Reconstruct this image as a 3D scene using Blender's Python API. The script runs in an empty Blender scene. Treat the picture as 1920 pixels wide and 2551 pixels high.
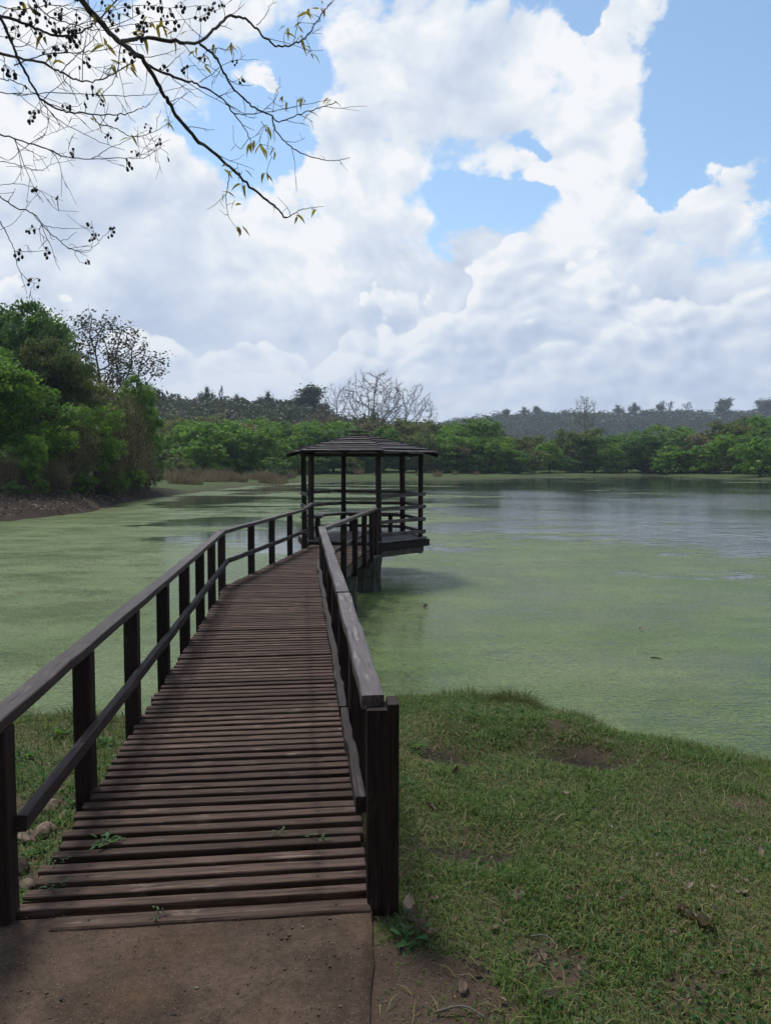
import bpy, math, random
import numpy as np
from math import radians as R, sin, cos, pi, sqrt, atan2, asin
from mathutils import Vector

scene = bpy.context.scene
COL = scene.collection

# ------------------------------------------------------------------ camera
EYE = 1.63                       # metres above the boardwalk (z = 0)
PITCH = R(3.72)
FPX = 1914.0 / 1920.0            # focal length over picture width
cam_d = bpy.data.cameras.new('camera')
cam = bpy.data.objects.new('camera', cam_d)
COL.objects.link(cam)
cam.location = (0, 0, EYE)
cam.rotation_euler = (pi / 2 - PITCH, 0, 0)
cam_d.sensor_fit = 'HORIZONTAL'
cam_d.sensor_width = 36
cam_d.lens = 36 * FPX
cam_d.clip_start = 0.05
cam_d.clip_end = 6000
scene.camera = cam

# ------------------------------------------------------------------ picture
scene.view_settings.view_transform = 'Standard'
scene.view_settings.look = 'None'
scene.view_settings.gamma = 1
scene.view_settings.exposure = 0.34
scene.view_settings.use_curve_mapping = False
scene.render.engine = 'CYCLES'
cy = scene.cycles
cy.use_denoising = True
cy.max_bounces = 7
cy.diffuse_bounces = 3
cy.glossy_bounces = 3
cy.transmission_bounces = 4
cy.transparent_max_bounces = 12
cy.volume_bounces = 1
cy.sample_clamp_indirect = 6
cy.use_adaptive_sampling = True
cy.adaptive_threshold = 0.015

# ------------------------------------------------------------------ sun and sky
SUN_EL, SUN_AZ = R(62), R(-30)            # azimuth from +Y, positive to +X
sun_d = bpy.data.lights.new('sun', 'SUN')
sun_d.energy = 2.8
sun_d.angle = R(11)
sun_d.color = (1.0, 0.95, 0.88)
sun = bpy.data.objects.new('sun', sun_d)
COL.objects.link(sun)
sdir = Vector((sin(SUN_AZ) * cos(SUN_EL), cos(SUN_AZ) * cos(SUN_EL), sin(SUN_EL)))
sun.rotation_euler = sdir.to_track_quat('Z', 'Y').to_euler()


class NT:
    """short hand for building node graphs"""
    def __init__(s, tree):
        s.t = tree
        s.n = tree.nodes
        s.n.clear()

    def node(s, typ, ins=None, **kw):
        n = s.n.new(typ)
        for k, v in kw.items():
            setattr(n, k, v)
        for k, v in (ins or {}).items():
            s.put(n.inputs[k], v)
        return n

    def put(s, sock, v):
        if isinstance(v, bpy.types.NodeSocket):
            s.t.links.new(v, sock)
        elif isinstance(v, bpy.types.Node):
            s.t.links.new(v.outputs[0], sock)
        else:
            if sock.type == 'RGBA' and len(v) == 3:
                v = (*v, 1)
            sock.default_value = v

    def m(s, op, a, b=None, c=None, clamp=False):
        n = s.n.new('ShaderNodeMath')
        n.operation = op
        n.use_clamp = clamp
        for i, v in enumerate((a, b, c)):
            if v is not None:
                s.put(n.inputs[i], v)
        return n.outputs[0]

    def v(s, op, a, b=None, c=None):
        n = s.n.new('ShaderNodeVectorMath')
        n.operation = op
        for i, x in enumerate((a, b, c)):
            if x is not None:
                s.put(n.inputs[i], x)
        return n.outputs['Value'] if op in ('DOT_PRODUCT', 'LENGTH', 'DISTANCE') else n.outputs[0]

    def xyz(s, x, y, z):
        return s.node('ShaderNodeCombineXYZ', {0: x, 1: y, 2: z}).outputs[0]

    def sep(s, v):
        return s.node('ShaderNodeSeparateXYZ', {0: v}).outputs

    def noise(s, vec, scale, detail=4, rough=0.5, lac=2.0, dist=0.0, color=False):
        n = s.node('ShaderNodeTexNoise', {'Vector': vec, 'Scale': scale, 'Detail': detail,
                   'Roughness': rough, 'Lacunarity': lac, 'Distortion': dist})
        return n.outputs['Color' if color else 'Fac']

    def voro(s, vec, scale, detail=0, rough=0.5, feature='SMOOTH_F1', smooth=0.6, rnd=1.0):
        n = s.node('ShaderNodeTexVoronoi', feature=feature)
        s.put(n.inputs['Vector'], vec)
        n.inputs['Scale'].default_value = scale
        n.inputs['Detail'].default_value = detail
        n.inputs['Roughness'].default_value = rough
        if feature == 'SMOOTH_F1':
            n.inputs['Smoothness'].default_value = smooth
        n.inputs['Randomness'].default_value = rnd
        return n.outputs['Distance']

    def map(s, v, a, b, c=0.0, d=1.0, kind='SMOOTHSTEP'):
        n = s.node('ShaderNodeMapRange', interpolation_type=kind)
        for i, x in enumerate((v, a, b, c, d)):
            s.put(n.inputs[i], x)
        return n.outputs[0]

    def mix(s, f, a, b, blend='MIX'):
        n = s.node('ShaderNodeMix', data_type='RGBA', blend_type=blend)
        s.put(n.inputs[0], f)
        s.put(n.inputs[6], a)
        s.put(n.inputs[7], b)
        return n.outputs[2]

    def ramp(s, f, stops):
        n = s.node('ShaderNodeValToRGB', {0: f})
        e = n.color_ramp.elements
        while len(e) < len(stops):
            e.new(0.5)
        for k, (p, c) in zip(e, stops):
            k.position = p
            k.color = (*c, 1)
        return n.outputs[0]


CLOUD = 0.77                     # radiance of sunlit cloud
world = bpy.data.worlds.new('World')
scene.world = world
world.use_nodes = True


SKY_BLOBS = [
    (23.2, 25.33, 3.37, 3.39, -0.52) ,
    (19.84, 22.31, 1.78, 3.67, -0.32) ,
    (19.78, 18.82, 1.34, 1.94, -0.33) ,
    (24.94, 22.84, 1.65, 1.25, -0.28) ,
    (5.29, 18.07, 3.17, 1.48, -0.48) ,
    (9.27, 18.51, 1.97, 1.02, -0.33) ,
    (3.63, 15.7, 1.18, 1.23, -0.3) ,
    (-5.73, 26.62, 1.98, 1.79, -0.44) ,
    (-9.04, 23.57, 1.96, 1.08, -0.36) ,
    (-12.93, 21.95, 2.55, 0.77, -0.32) ,
    (-7.26, 21.75, 0.99, 0.98, -0.24) ,
    (14.53, 28.81, 0.93, 0.95, -0.34) ,
    (10.53, 21.85, 1.1, 0.66, -0.36) ,
    (23.65, 19.69, 1.69, 0.67, -0.2) ,
    (11.6, 14.82, 5.51, 2.43, 0.2) ,
    (7.54, 25.77, 9.11, 4.15, 0.22) ,
    (9.79, 27.9, 3.87, 2.22, 0.22) ,
    (10.86, 20.99, 3.56, 1.68, 0.2) ,
    (15.01, 20.67, 3.13, 2.49, 0.2) ,
    (23.73, 17.25, 3.67, 3.3, 0.18) ,
    (16.1, 27.55, 1.84, 2.67, 0.2) ,
    (-8.04, 25.48, 0.98, 0.78, 0.25) ,
    (-14.3, 16.45, 13.13, 4.42, 0.18) ,
    (-21.96, 14.06, 7.55, 5.5, 0.22) ,
    (-1.11, 10.68, 13.36, 3.56, 0.22) ,
    (20.12, 10.95, 8.95, 4.84, 0.2) ,
    (-14.48, 5.87, 18.68, 5.51, 0.3) ,
    (12.38, 5.26, 18.97, 5.58, 0.28) ,
    (-16.28, 26.31, 4.9, 2.73, 0.1) ,
    (-2.43, 21.32, 3.01, 3.4, 0.2) ,
]
SKY_BANKS = [
    ([(-26.17, 14.19), (-20.56, 11.22), (-13.77, 9.75), (-9.2, 9.9), (-6.52, 10.29), (-4.5, 11.03), (-2.46, 12.21), (0.93, 13.36), (3.3, 14.41), (5.65, 15.2), (6.65, 15.78), (8.29, 17.14), (11.24, 17.47), (13.81, 17.13), (15.11, 15.21), (18.54, 13.77), (21.53, 13.52), (26.2, 13.06)], 0.01, 0.13, 0.52, 0.92) ,
    ([(-26.2, 13.06), (-22.03, 11.11), (-17.53, 11.12), (-13.77, 10.06), (-9.87, 9.24), (-6.54, 8.66), (-2.47, 10.02), (2.3, 10.35), (7.7, 10.26), (11.65, 11.41), (14.2, 12.85), (16.39, 13.93), (19.17, 12.83), (21.25, 13.25), (23.25, 13.93), (26.17, 14.19)], 0.013, 0.11, 0.48, 0.68) ,
    ([(-26.34, 8.42), (-20.64, 7.55), (-14.44, 8.45), (-8.88, 8.45), (-4.52, 7.37), (-0.43, 8.39), (5.03, 7.04), (10.7, 8.89), (13.93, 9.74), (16.5, 8.36), (20.2, 7.26), (23.43, 7.4), (26.36, 7.82)], 0.014, 0.09, 0.42, 0.55) ,
]


def build_sky():
    g = NT(world.node_tree)
    out = g.node('ShaderNodeOutputWorld')
    sky = g.node('ShaderNodeTexSky', sky_type='NISHITA', sun_disc=False, sun_elevation=SUN_EL,
                 sun_rotation=SUN_AZ % (2 * pi), altitude=300, air_density=1.0, dust_density=0.7, ozone_density=2.0)
    bg_sky = g.node('ShaderNodeBackground', {'Color': g.mix(1.0, sky.outputs[0], (1.14, 1.22, 1.15), 'MULTIPLY'), 'Strength': 0.15 * CLOUD})
    d = g.v('NORMALIZE', g.node('ShaderNodeTexCoord').outputs['Generated'])
    x, y, z = g.sep(d)
    az = g.m('ARCTAN2', x, y)
    el = g.m('ARCSINE', z)
    ae = g.xyz(az, el, 0.0)
    p0 = g.v('MULTIPLY', d, (1.0, 1.0, 1.25))
    # cloud banks (+) and blue openings (-): azimuth, elevation (deg), half sizes (deg), weight
    blobs = SKY_BLOBS
    wig = g.v('SUBTRACT', g.noise(p0, 13.0, 4, 0.6, color=True), (0.5, 0.5, 0.5))
    ae = g.v('MULTIPLY_ADD', wig, (0.085, 0.085, 0.0), ae)
    L = 0.0
    for a, e, ra, re, w in blobs:
        q = g.v('MULTIPLY_ADD', ae, (1 / R(ra), 1 / R(re), 0), (-a / ra, -e / re, 0))
        ex = g.m('POWER', 0.3679, g.v('DOT_PRODUCT', q, q))
        L = g.m('MULTIPLY_ADD', ex, w, L)
    # cloud bodies: warped fractal noise plus rounded billows
    p = g.v('MULTIPLY', d, (1.0, 1.0, 1.25))
    wv = g.v('SUBTRACT', g.noise(p, 3.1, 3, 0.5, color=True), (0.5, 0.5, 0.5))
    pw = g.v('MULTIPLY_ADD', wv, (0.16, 0.16, 0.12), p)

    def body(pp, det):
        n = g.noise(pp, 4.6, det, 0.61, 2.2)
        b1 = g.voro(pp, 6.5, 2.0, 0.5, feature='F1')
        return g.m('MULTIPLY_ADD', b1, -0.34, g.m('ADD', n, 0.17)), b1
    n1, _ = body(pw, 9)
    n3, _ = body(pw, 4)
    n2, _ = body(g.v('ADD', pw, (-0.016, 0.005, 0.026)), 4)
    D = g.m('ADD', n1, g.m('ADD', L, 0.09))
    soft = g.noise(pw, 4.3, 3)
    wisp = g.m('MULTIPLY', g.m('SUBTRACT', g.noise(pw, 17.0, 6, 0.62), 0.5), 0.22)
    De = g.m('ADD', D, wisp)
    mask = g.map(De, g.map(soft, 0.35, 0.65, 0.47, 0.40), g.map(soft, 0.35, 0.65, 0.515, 0.62))
    low = g.map(el, R(19), R(3))                      # clouds farther off sit lower and greyer
    rel = g.m('MULTIPLY', g.m('SUBTRACT', n3, n2), 2.3)
    fine = g.m('MULTIPLY', g.m('SUBTRACT', n1, n3), 1.2)
    broad = g.noise(pw, 3.0, 2, 0.45)
    thick = g.map(D, 0.50, 0.95)
    lit = g.m('ADD', g.m('ADD', 0.95, rel), fine)
    lit = g.m('SUBTRACT', lit, g.m('MULTIPLY', thick, g.map(broad, 0.40, 0.66, 0.02, 0.58)))
    lit = g.m('SUBTRACT', lit, g.m('MULTIPLY', low, 0.34))
    # heaped cumulus banks, one before the other: bright rounded heads, grey-blue bodies
    p2 = g.v('MULTIPLY', pw, (1.0, 1.0, 1.2))
    bil = g.m('SUBTRACT', 0.42, g.voro(g.v('ADD', p2, (3.1, 0.0, 0.0)), 12.0, 2.0, 0.5, feature='F1'))
    frac = g.m('SUBTRACT', g.noise(p2, 8.0, 8, 0.58), 0.5)
    head = g.m('MULTIPLY_ADD', bil, 0.085, g.m('MULTIPLY', frac, 0.11))
    bilo = g.m('SUBTRACT', 0.42, g.voro(g.v('ADD', p2, (3.1 - 0.010, 0.004, 0.016)), 12.0, 2.0, 0.5, feature='F1'))
    bump = g.m('MULTIPLY', g.m('SUBTRACT', bil, bilo), 1.15)
    azn = g.map(az, R(-30), R(30), kind='LINEAR')
    cov = mask
    for k, (pts, sharp, fall, dark, sh) in enumerate(SKY_BANKS):
        top = g.node('ShaderNodeFloatCurve', {'Value': azn})
        cv = top.mapping.curves[0]
        for (a, e) in pts[1:-1]:
            cv.points.new((a + 30) / 60, e / 40)
        cv.points[0].location = ((pts[0][0] + 30) / 60, pts[0][1] / 40)
        cv.points[-1].location = ((pts[-1][0] + 30) / 60, pts[-1][1] / 40)
        top.mapping.update()
        tp = g.m('MULTIPLY', top.outputs[0], R(40))
        dep = g.m('ADD', g.m('SUBTRACT', tp, el), head)
        mk = g.map(dep, 0.0, sharp)
        li = g.m('SUBTRACT', g.m('ADD', 1.0, g.m('ADD', bump, g.m('MULTIPLY', frac, 0.75))), g.m('MULTIPLY', g.map(dep, 0.0, fall, kind='LINEAR'), dark))
        mk = g.m('MULTIPLY', mk, sh)
        lit = g.m('ADD', lit, g.m('MULTIPLY', mk, g.m('SUBTRACT', li, lit)))
        cov = g.m('MAXIMUM', cov, mk)
    rt = g.map(az, R(2), R(24))
    lit = g.m('SUBTRACT', lit, g.m('MULTIPLY', g.m('MULTIPLY', rt, low), 0.22))
    lit = g.m('MAXIMUM', g.m('MINIMUM', g.m('SUBTRACT', lit, 0.05), 1.0), 0.0)
    ccol = g.ramp(lit, [(0.0, (0.42, 0.51, 0.70)), (0.35, (0.56, 0.65, 0.81)), (0.65, (0.72, 0.79, 0.90)), (0.88, (0.86, 0.905, 0.96)), (1.0, (0.97, 0.98, 1.0))])
    bg_c = g.node('ShaderNodeBackground', {'Color': ccol, 'Strength': CLOUD})
    mix = g.node('ShaderNodeMixShader', {0: cov, 1: bg_sky.outputs[0], 2: bg_c.outputs[0]})
    # pale haze towards the horizon
    hz = g.node('ShaderNodeBackground', {'Color': (0.60, 0.685, 0.84), 'Strength': CLOUD})
    mix2 = g.node('ShaderNodeMixShader', {0: g.map(el, R(13), R(0), 0.0, 0.75), 1: mix.outputs[0], 2: hz.outputs[0]})
    g.put(out.inputs[0], mix2.outputs[0])
    world.cycles.sampling_method = 'MANUAL'
    world.cycles.sample_map_resolution = 512


build_sky()

# ================================================================== helpers
THP, TVP = sin(PITCH), cos(PITCH)


def ray(px, py):
    """direction of a point of the photograph (1920 x 2551), y component 1"""
    u, v = (px - 960) / 1914, (1275.5 - py) / 1914
    y = TVP + v * THP
    return u / y, (-THP + v * TVP) / y


def at(px, py, Y):
    a, b = ray(px, py)
    return Vector((a * Y, Y, EYE + b * Y))


def on(px, py, z):
    a, b = ray(px, py)
    Y = (z - EYE) / b
    return Vector((a * Y, Y, z))


def rng(seed):
    return np.random.default_rng(seed)


def make_mesh(name, V, F, mat=None, smooth=False, attr=None):
    """V (n,3), F (m,k) array or list of faces; attr {name: per-vertex values}"""
    me = bpy.data.meshes.new(name)
    V = np.asarray(V, dtype=np.float32)
    if isinstance(F, np.ndarray):
        k = F.shape[1]
        me.vertices.add(len(V))
        me.vertices.foreach_set('co', V.ravel())
        me.loops.add(F.size)
        me.loops.foreach_set('vertex_index', F.ravel().astype(np.int32))
        me.polygons.add(len(F))
        me.polygons.foreach_set('loop_start', np.arange(0, F.size, k, dtype=np.int32))
        me.update(calc_edges=True)
    else:
        me.from_pydata([tuple(v) for v in V.tolist()], [], F)
    if smooth:
        me.polygons.foreach_set('use_smooth', np.ones(len(me.polygons), dtype=bool))
    for an, vals in (attr or {}).items():
        vals = np.asarray(vals, dtype=np.float32)
        if vals.ndim == 1:
            a = me.attributes.new(an, 'FLOAT', 'POINT')
            a.data.foreach_set('value', vals)
        else:
            a = me.attributes.new(an, 'FLOAT_COLOR', 'POINT')
            a.data.foreach_set('color', np.concatenate([vals, np.ones((len(vals), 1), np.float32)], 1).ravel())
    if mat:
        me.materials.append(mat)
    me.validate()
    return me


def link(name, me, parent=None, loc=None, rot=None, scale=None):
    o = bpy.data.objects.new(name, me)
    COL.objects.link(o)
    if parent:
        o.parent = parent
    if loc is not None:
        o.location = loc
    if rot is not None:
        o.rotation_euler = rot
    if scale is not None:
        o.scale = scale if hasattr(scale, '__len__') else (scale,) * 3
    return o


def tag(o, label=None, cat=None, group=None, kind=None):
    for k, v in (('label', label), ('category', cat), ('group', group), ('kind', kind)):
        if v:
            o[k] = v
    return o


def empty(name, loc=(0, 0, 0), rz=0.0):
    o = bpy.data.objects.new(name, None)
    COL.objects.link(o)
    o.location = loc
    o.rotation_euler = (0, 0, rz)
    o.empty_display_size = 0.2
    return o


def copy_thing(src, loc, rz, sc):
    """a copy of a thing with copies of its parts and sub-parts"""
    c = src.copy()
    COL.objects.link(c)
    c.location = loc
    c.rotation_euler = (0, 0, rz)
    c.scale = sc if hasattr(sc, '__len__') else (sc,) * 3
    for ch in list(src.children):
        k = ch.copy()
        COL.objects.link(k)
        k.parent = c
        for g in list(ch.children):
            q = g.copy()
            COL.objects.link(q)
            q.parent = k
    return c


# ---- lattice noise for laying things out
_PERM = np.random.default_rng(5).permutation(4096)


def vnoise(x, y, seed=0):
    x = np.asarray(x, float)
    y = np.asarray(y, float)
    xi, yi = np.floor(x).astype(int), np.floor(y).astype(int)
    fx, fy = x - xi, y - yi
    fx, fy = fx * fx * (3 - 2 * fx), fy * fy * (3 - 2 * fy)

    def h(a, b):
        return _PERM[(_PERM[(a + seed * 131) & 4095] + b) & 4095] / 4095.0
    return ((h(xi, yi) * (1 - fx) + h(xi + 1, yi) * fx) * (1 - fy) +
            (h(xi, yi + 1) * (1 - fx) + h(xi + 1, yi + 1) * fx) * fy)


def fbm(x, y, octv=4, seed=0, gain=0.5):
    s, a, t = 0, 1, 0
    for k in range(octv):
        s = s + a * vnoise(x * 2 ** k + 17.3 * k, y * 2 ** k - 9.1 * k, seed + k)
        t += a
        a *= gain
    return s / t


def sstep(x, a, b):
    t = np.clip((x - a) / (b - a), 0, 1)
    return t * t * (3 - 2 * t)


# ---- boxes and tubes
def box_mesh(name, lx, ly, lz, mat, bevel=0.004, seed=None, nx=1, wob=0.0):
    """beam along X centred on the origin, chamfered long edges, nx sections, slight unevenness"""
    r = rng(seed if seed is not None else 1)
    b = min(bevel, ly * 0.3, lz * 0.3)
    hy, hz = ly / 2, lz / 2
    sec = [(-hy + b, -hz), (hy - b, -hz), (hy, -hz + b), (hy, hz - b), (hy - b, hz), (-hy + b, hz), (-hy, hz - b), (-hy, -hz + b)]
    V, F = [], []
    for i in range(nx + 1):
        t = i / nx
        dy, dz = (r.normal(0, wob), r.normal(0, wob)) if wob else (0, 0)
        k = 1 + (r.normal(0, wob * 2) if wob else 0)
        for (a, c) in sec:
            V.append((-lx / 2 + lx * t, a * k + dy, c * k + dz))
    for i in range(nx):
        for j in range(8):
            a, c = i * 8 + j, i * 8 + (j + 1) % 8
            F.append((a, a + 8, c + 8, c))
    F.append(tuple(range(8)))
    F.append(tuple(nx * 8 + j for j in reversed(range(8))))
    return make_mesh(name, V, F, mat)


def beam(name, p, q, w, h, mat, parent, bevel=0.004, nx=1, wob=0.0, seed=None, roll=0.0):
    """a straight timber from p to q: w across, h high (local Z kept upright)"""
    p, q = Vector(p), Vector(q)
    d = q - p
    me = box_mesh(name, d.length, w, h, mat, bevel, seed, nx, wob)
    o = link(name, me, parent, (p + q) / 2)
    up = Vector((0, 0, 1))
    x = d.normalized()
    if abs(x.z) > 0.95:
        up = Vector((0, 1, 0))
    y = up.cross(x).normalized()
    z = x.cross(y)
    from mathutils import Matrix
    m = Matrix((x, y, z)).transposed()
    o.rotation_euler = (m @ Matrix.Rotation(roll, 3, 'X')).to_euler()
    return o


def tubes(paths, sides=5):
    """paths: list of (points (n,3), radii (n,)) -> V, F(quads) joined"""
    VV, FF, off = [], [], 0
    for P, rad in paths:
        P = np.asarray(P, float)
        rad = np.asarray(rad, float)
        n = len(P)
        T = np.gradient(P, axis=0)
        T /= np.linalg.norm(T, axis=1, keepdims=True) + 1e-9
        ref = np.array([0.0, 0, 1]) if abs(T[0, 2]) < 0.9 else np.array([1.0, 0, 0])
        A = np.cross(T, ref)
        A /= np.linalg.norm(A, axis=1, keepdims=True) + 1e-9
        B = np.cross(T, A)
        an = np.arange(sides) * 2 * pi / sides
        ring = A[:, None, :] * np.cos(an)[None, :, None] + B[:, None, :] * np.sin(an)[None, :, None]
        V = P[:, None, :] + ring * rad[:, None, None]
        VV.append(V.reshape(-1, 3))
        i = np.arange(n - 1)[:, None] * sides
        j = np.arange(sides)[None, :]
        j2 = (j + 1) % sides
        F = np.stack([i + j, i + j2, i + sides + j2, i + sides + j], -1).reshape(-1, 4) + off
        FF.append(F)
        off += n * sides
    return np.concatenate(VV), np.concatenate(FF)


# ================================================================== materials
def new_mat(name):
    m = bpy.data.materials.new(name)
    m.use_nodes = True
    g = NT(m.node_tree)
    out = g.node('ShaderNodeOutputMaterial')
    return m, g, out


def principled(g, out, color, rough=0.7, spec=0.4, bump=None, bstr=0.3, bdist=0.01, alpha=None):
    p = g.node('ShaderNodeBsdfPrincipled', {'Base Color': color, 'Roughness': rough, 'Specular IOR Level': spec})
    if bump is not None:
        p_b = g.node('ShaderNodeBump', {'Height': bump, 'Strength': bstr, 'Distance': bdist})
        g.put(p.inputs['Normal'], p_b.outputs[0])
    if alpha is not None:
        g.put(p.inputs['Alpha'], alpha)
    g.put(out.inputs[0], p.outputs[0])
    return p


def wood(name, dark, mid, pale, wear=0.4, rough=0.55, spec=0.35, crack=0.5, upright=False, nails=False):
    m, g, out = new_mat(name)
    co = g.node('ShaderNodeTexCoord').outputs['Object']
    if upright:
        q = g.sep(co)
        co = g.xyz(q[2], q[0], q[1])
    rnd = g.node('ShaderNodeObjectInfo').outputs['Random']
    co = g.v('ADD', co, g.xyz(g.m('MULTIPLY', rnd, 37.0), g.m('MULTIPLY', rnd, 11.0), 0.0))
    st = g.v('MULTIPLY', co, (1.0, 14.0, 14.0))
    grain = g.noise(st, 5.0, 6, 0.65)
    blot = g.noise(co, 4.5, 4, 0.6)
    st2 = g.v('MULTIPLY', co, (0.45, 7.0, 7.0))
    wornn = g.noise(st2, 7.0, 5, 0.7)
    worn = g.map(g.m('ADD', wornn, g.m('MULTIPLY', g.m('SUBTRACT', blot, 0.5), 0.8)), 0.72 - wear * 0.4, 0.86 - wear * 0.4)
    c = g.mix(g.map(grain, 0.3, 0.7), (*dark, 1), (*mid, 1))
    c = g.mix(worn, c, (*pale, 1))
    tone = g.m('MULTIPLY_ADD', rnd, 0.62, 0.69)
    if nails:
        ox = g.sep(g.node('ShaderNodeTexCoord').outputs['Object'])
        dx = g.m('SUBTRACT', g.m('ABSOLUTE', ox[0]), 0.44)
        dd = g.m('SQRT', g.m('ADD', g.m('MULTIPLY', dx, dx), g.m('MULTIPLY', ox[1], ox[1])))
        stain = g.m('ADD', g.m('MULTIPLY', g.map(dd, 0.007, 0.004), 0.75), g.m('MULTIPLY', g.map(dd, 0.045, 0.008), 0.30))
        c = g.mix(stain, c, (0.012, 0.009, 0.008, 1))
    c = g.mix(1.0, c, g.node('ShaderNodeCombineColor', {0: tone, 1: tone, 2: tone}).outputs[0], 'MULTIPLY')
    ck = g.map(g.noise(g.v('MULTIPLY', co, (1.0, 22.0, 22.0)), 3.0, 3, 0.6), 0.30, 0.40)
    c = g.mix(g.m('MULTIPLY', g.m('SUBTRACT', 1.0, ck), crack), c, (dark[0] * .35, dark[1] * .35, dark[2] * .35, 1))
    h = g.m('ADD', g.m('MULTIPLY', grain, 0.6), g.m('MULTIPLY', ck, 0.7))
    r = g.m('MULTIPLY_ADD', blot, 0.3, rough - 0.15)
    principled(g, out, c, r, spec, h, 0.55, 0.006)
    return m


M = {}
M['deck'] = wood('deck_timber', (0.039, 0.0250, 0.0196), (0.102, 0.0670, 0.0530), (0.165, 0.121, 0.100), wear=0.32, rough=0.75, spec=0.10, nails=True)
POSTC = ((0.015, 0.0095, 0.0085), (0.032, 0.0195, 0.0172), (0.066, 0.045, 0.040))
M['post'] = wood('post_timber', *POSTC, wear=0.25, rough=0.65, spec=0.14)
M['post_upright'] = wood('upright_post_timber', *POSTC, wear=0.25, rough=0.65, spec=0.14, upright=True)
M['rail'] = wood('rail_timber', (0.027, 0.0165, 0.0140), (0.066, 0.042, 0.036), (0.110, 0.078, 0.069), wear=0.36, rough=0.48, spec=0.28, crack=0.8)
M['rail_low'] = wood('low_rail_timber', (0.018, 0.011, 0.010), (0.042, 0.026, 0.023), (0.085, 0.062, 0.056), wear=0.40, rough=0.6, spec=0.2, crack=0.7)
M['rail_worn'] = wood('worn_rail_timber', (0.030, 0.021, 0.019), (0.078, 0.056, 0.050), (0.165, 0.135, 0.126), wear=0.46, rough=0.45, spec=0.4, crack=1.0)
M['roof'] = wood('roof_timber', (0.024, 0.016, 0.015), (0.062, 0.045, 0.044), (0.13, 0.108, 0.105), wear=0.5, rough=0.5, spec=0.3)
M['floor'] = wood('platform_timber', (0.05, 0.040, 0.038), (0.11, 0.09, 0.088), (0.19, 0.17, 0.17), wear=0.5, rough=0.55, spec=0.3)


def bark(name, a, b, c, scale=1.0):
    m, g, out = new_mat(name)
    co = g.node('ShaderNodeTexCoord').outputs['Object']
    n = g.noise(g.v('MULTIPLY', co, (9 * scale, 9 * scale, 2.0 * scale)), 1.0, 6, 0.65)
    l = g.noise(co, 2.2 * scale, 4, 0.6)
    col = g.mix(g.map(n, 0.3, 0.7), (*a, 1), (*b, 1))
    col = g.mix(g.map(l, 0.52, 0.66), col, (*c, 1))
    principled(g, out, col, 0.85, 0.2, n, 0.7, 0.03)
    return m


M['bark'] = bark('tree_bark', (0.035, 0.026, 0.020), (0.10, 0.078, 0.062), (0.14, 0.13, 0.11))
M['bark_dark'] = bark('dark_bark', (0.05, 0.043, 0.041), (0.11, 0.094, 0.088), (0.16, 0.148, 0.136), 4)
M['bark_white'] = bark('whitish_bark', (0.15, 0.13, 0.115), (0.24, 0.215, 0.195), (0.28, 0.26, 0.235))
M['bark_pale'] = bark('pale_bark', (0.09, 0.078, 0.068), (0.17, 0.15, 0.132), (0.20, 0.18, 0.16))
M['pile'] = bark('rough_pile', (0.022, 0.022, 0.018), (0.085, 0.085, 0.068), (0.13, 0.14, 0.11), 1.6)


def leaf_mat(name, cols, transl=0.45, rough=0.55, hue=0.12):
    """cols: ramp over the per-clump tint; the object's own random value shifts it a little"""
    m, g, out = new_mat(name)
    t = g.node('ShaderNodeAttribute', attribute_name='tint').outputs['Fac']
    rnd = g.node('ShaderNodeObjectInfo').outputs['Random']
    t = g.m('ADD', t, g.m('MULTIPLY', g.m('SUBTRACT', rnd, 0.5), hue * 2), clamp=True)
    n = len(cols)
    c = g.ramp(t, [(i / (n - 1), k) for i, k in enumerate(cols)])
    p = g.node('ShaderNodeBsdfPrincipled', {'Base Color': c, 'Roughness': rough, 'Specular IOR Level': 0.25})
    tr = g.node('ShaderNodeBsdfTranslucent', {'Color': g.mix(1.0, c, (1.15, 1.2, 0.6, 1), 'MULTIPLY')})
    mx = g.node('ShaderNodeMixShader', {0: transl, 1: p.outputs[0], 2: tr.outputs[0]})
    g.put(out.inputs[0], mx.outputs[0])
    return m


M['leaf_green'] = leaf_mat('green_leaves', [(0.041, 0.087, 0.024), (0.078, 0.158, 0.033), (0.127, 0.230, 0.041), (0.200, 0.314, 0.056)])
M['leaf_bright'] = leaf_mat('bright_leaves', [(0.057, 0.125, 0.029), (0.095, 0.194, 0.034), (0.140, 0.257, 0.040), (0.186, 0.300, 0.051)])
M['leaf_dark'] = leaf_mat('dark_leaves', [(0.041, 0.085, 0.041), (0.065, 0.131, 0.050), (0.100, 0.186, 0.059), (0.138, 0.230, 0.070)])
M['leaf_olive'] = leaf_mat('olive_leaves', [(0.060, 0.084, 0.042), (0.098, 0.127, 0.052), (0.145, 0.164, 0.064), (0.187, 0.187, 0.079)])
M['leaf_brown'] = leaf_mat('brown_leaves', [(0.085, 0.073, 0.045), (0.146, 0.117, 0.067), (0.212, 0.161, 0.085), (0.200, 0.206, 0.090)], 0.2)
M['leaf_black'] = leaf_mat('sparse_dark_leaves', [(0.029, 0.029, 0.025), (0.044, 0.047, 0.035), (0.065, 0.065, 0.046), (0.085, 0.078, 0.052)], 0.2)
M['leaf_far'] = leaf_mat('far_wood_leaves', [(0.026, 0.036, 0.018), (0.040, 0.052, 0.024), (0.056, 0.062, 0.030), (0.074, 0.070, 0.036)], 0.3)
M['reed'] = leaf_mat('dry_reeds', [(0.13, 0.095, 0.072), (0.19, 0.142, 0.110), (0.26, 0.20, 0.155), (0.12, 0.11, 0.06)], 0.25)
M['leaf_yellow'] = leaf_mat('yellowing_leaves', [(0.175, 0.131, 0.027), (0.250, 0.194, 0.035), (0.300, 0.237, 0.044), (0.213, 0.188, 0.044)], 0.4)
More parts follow.
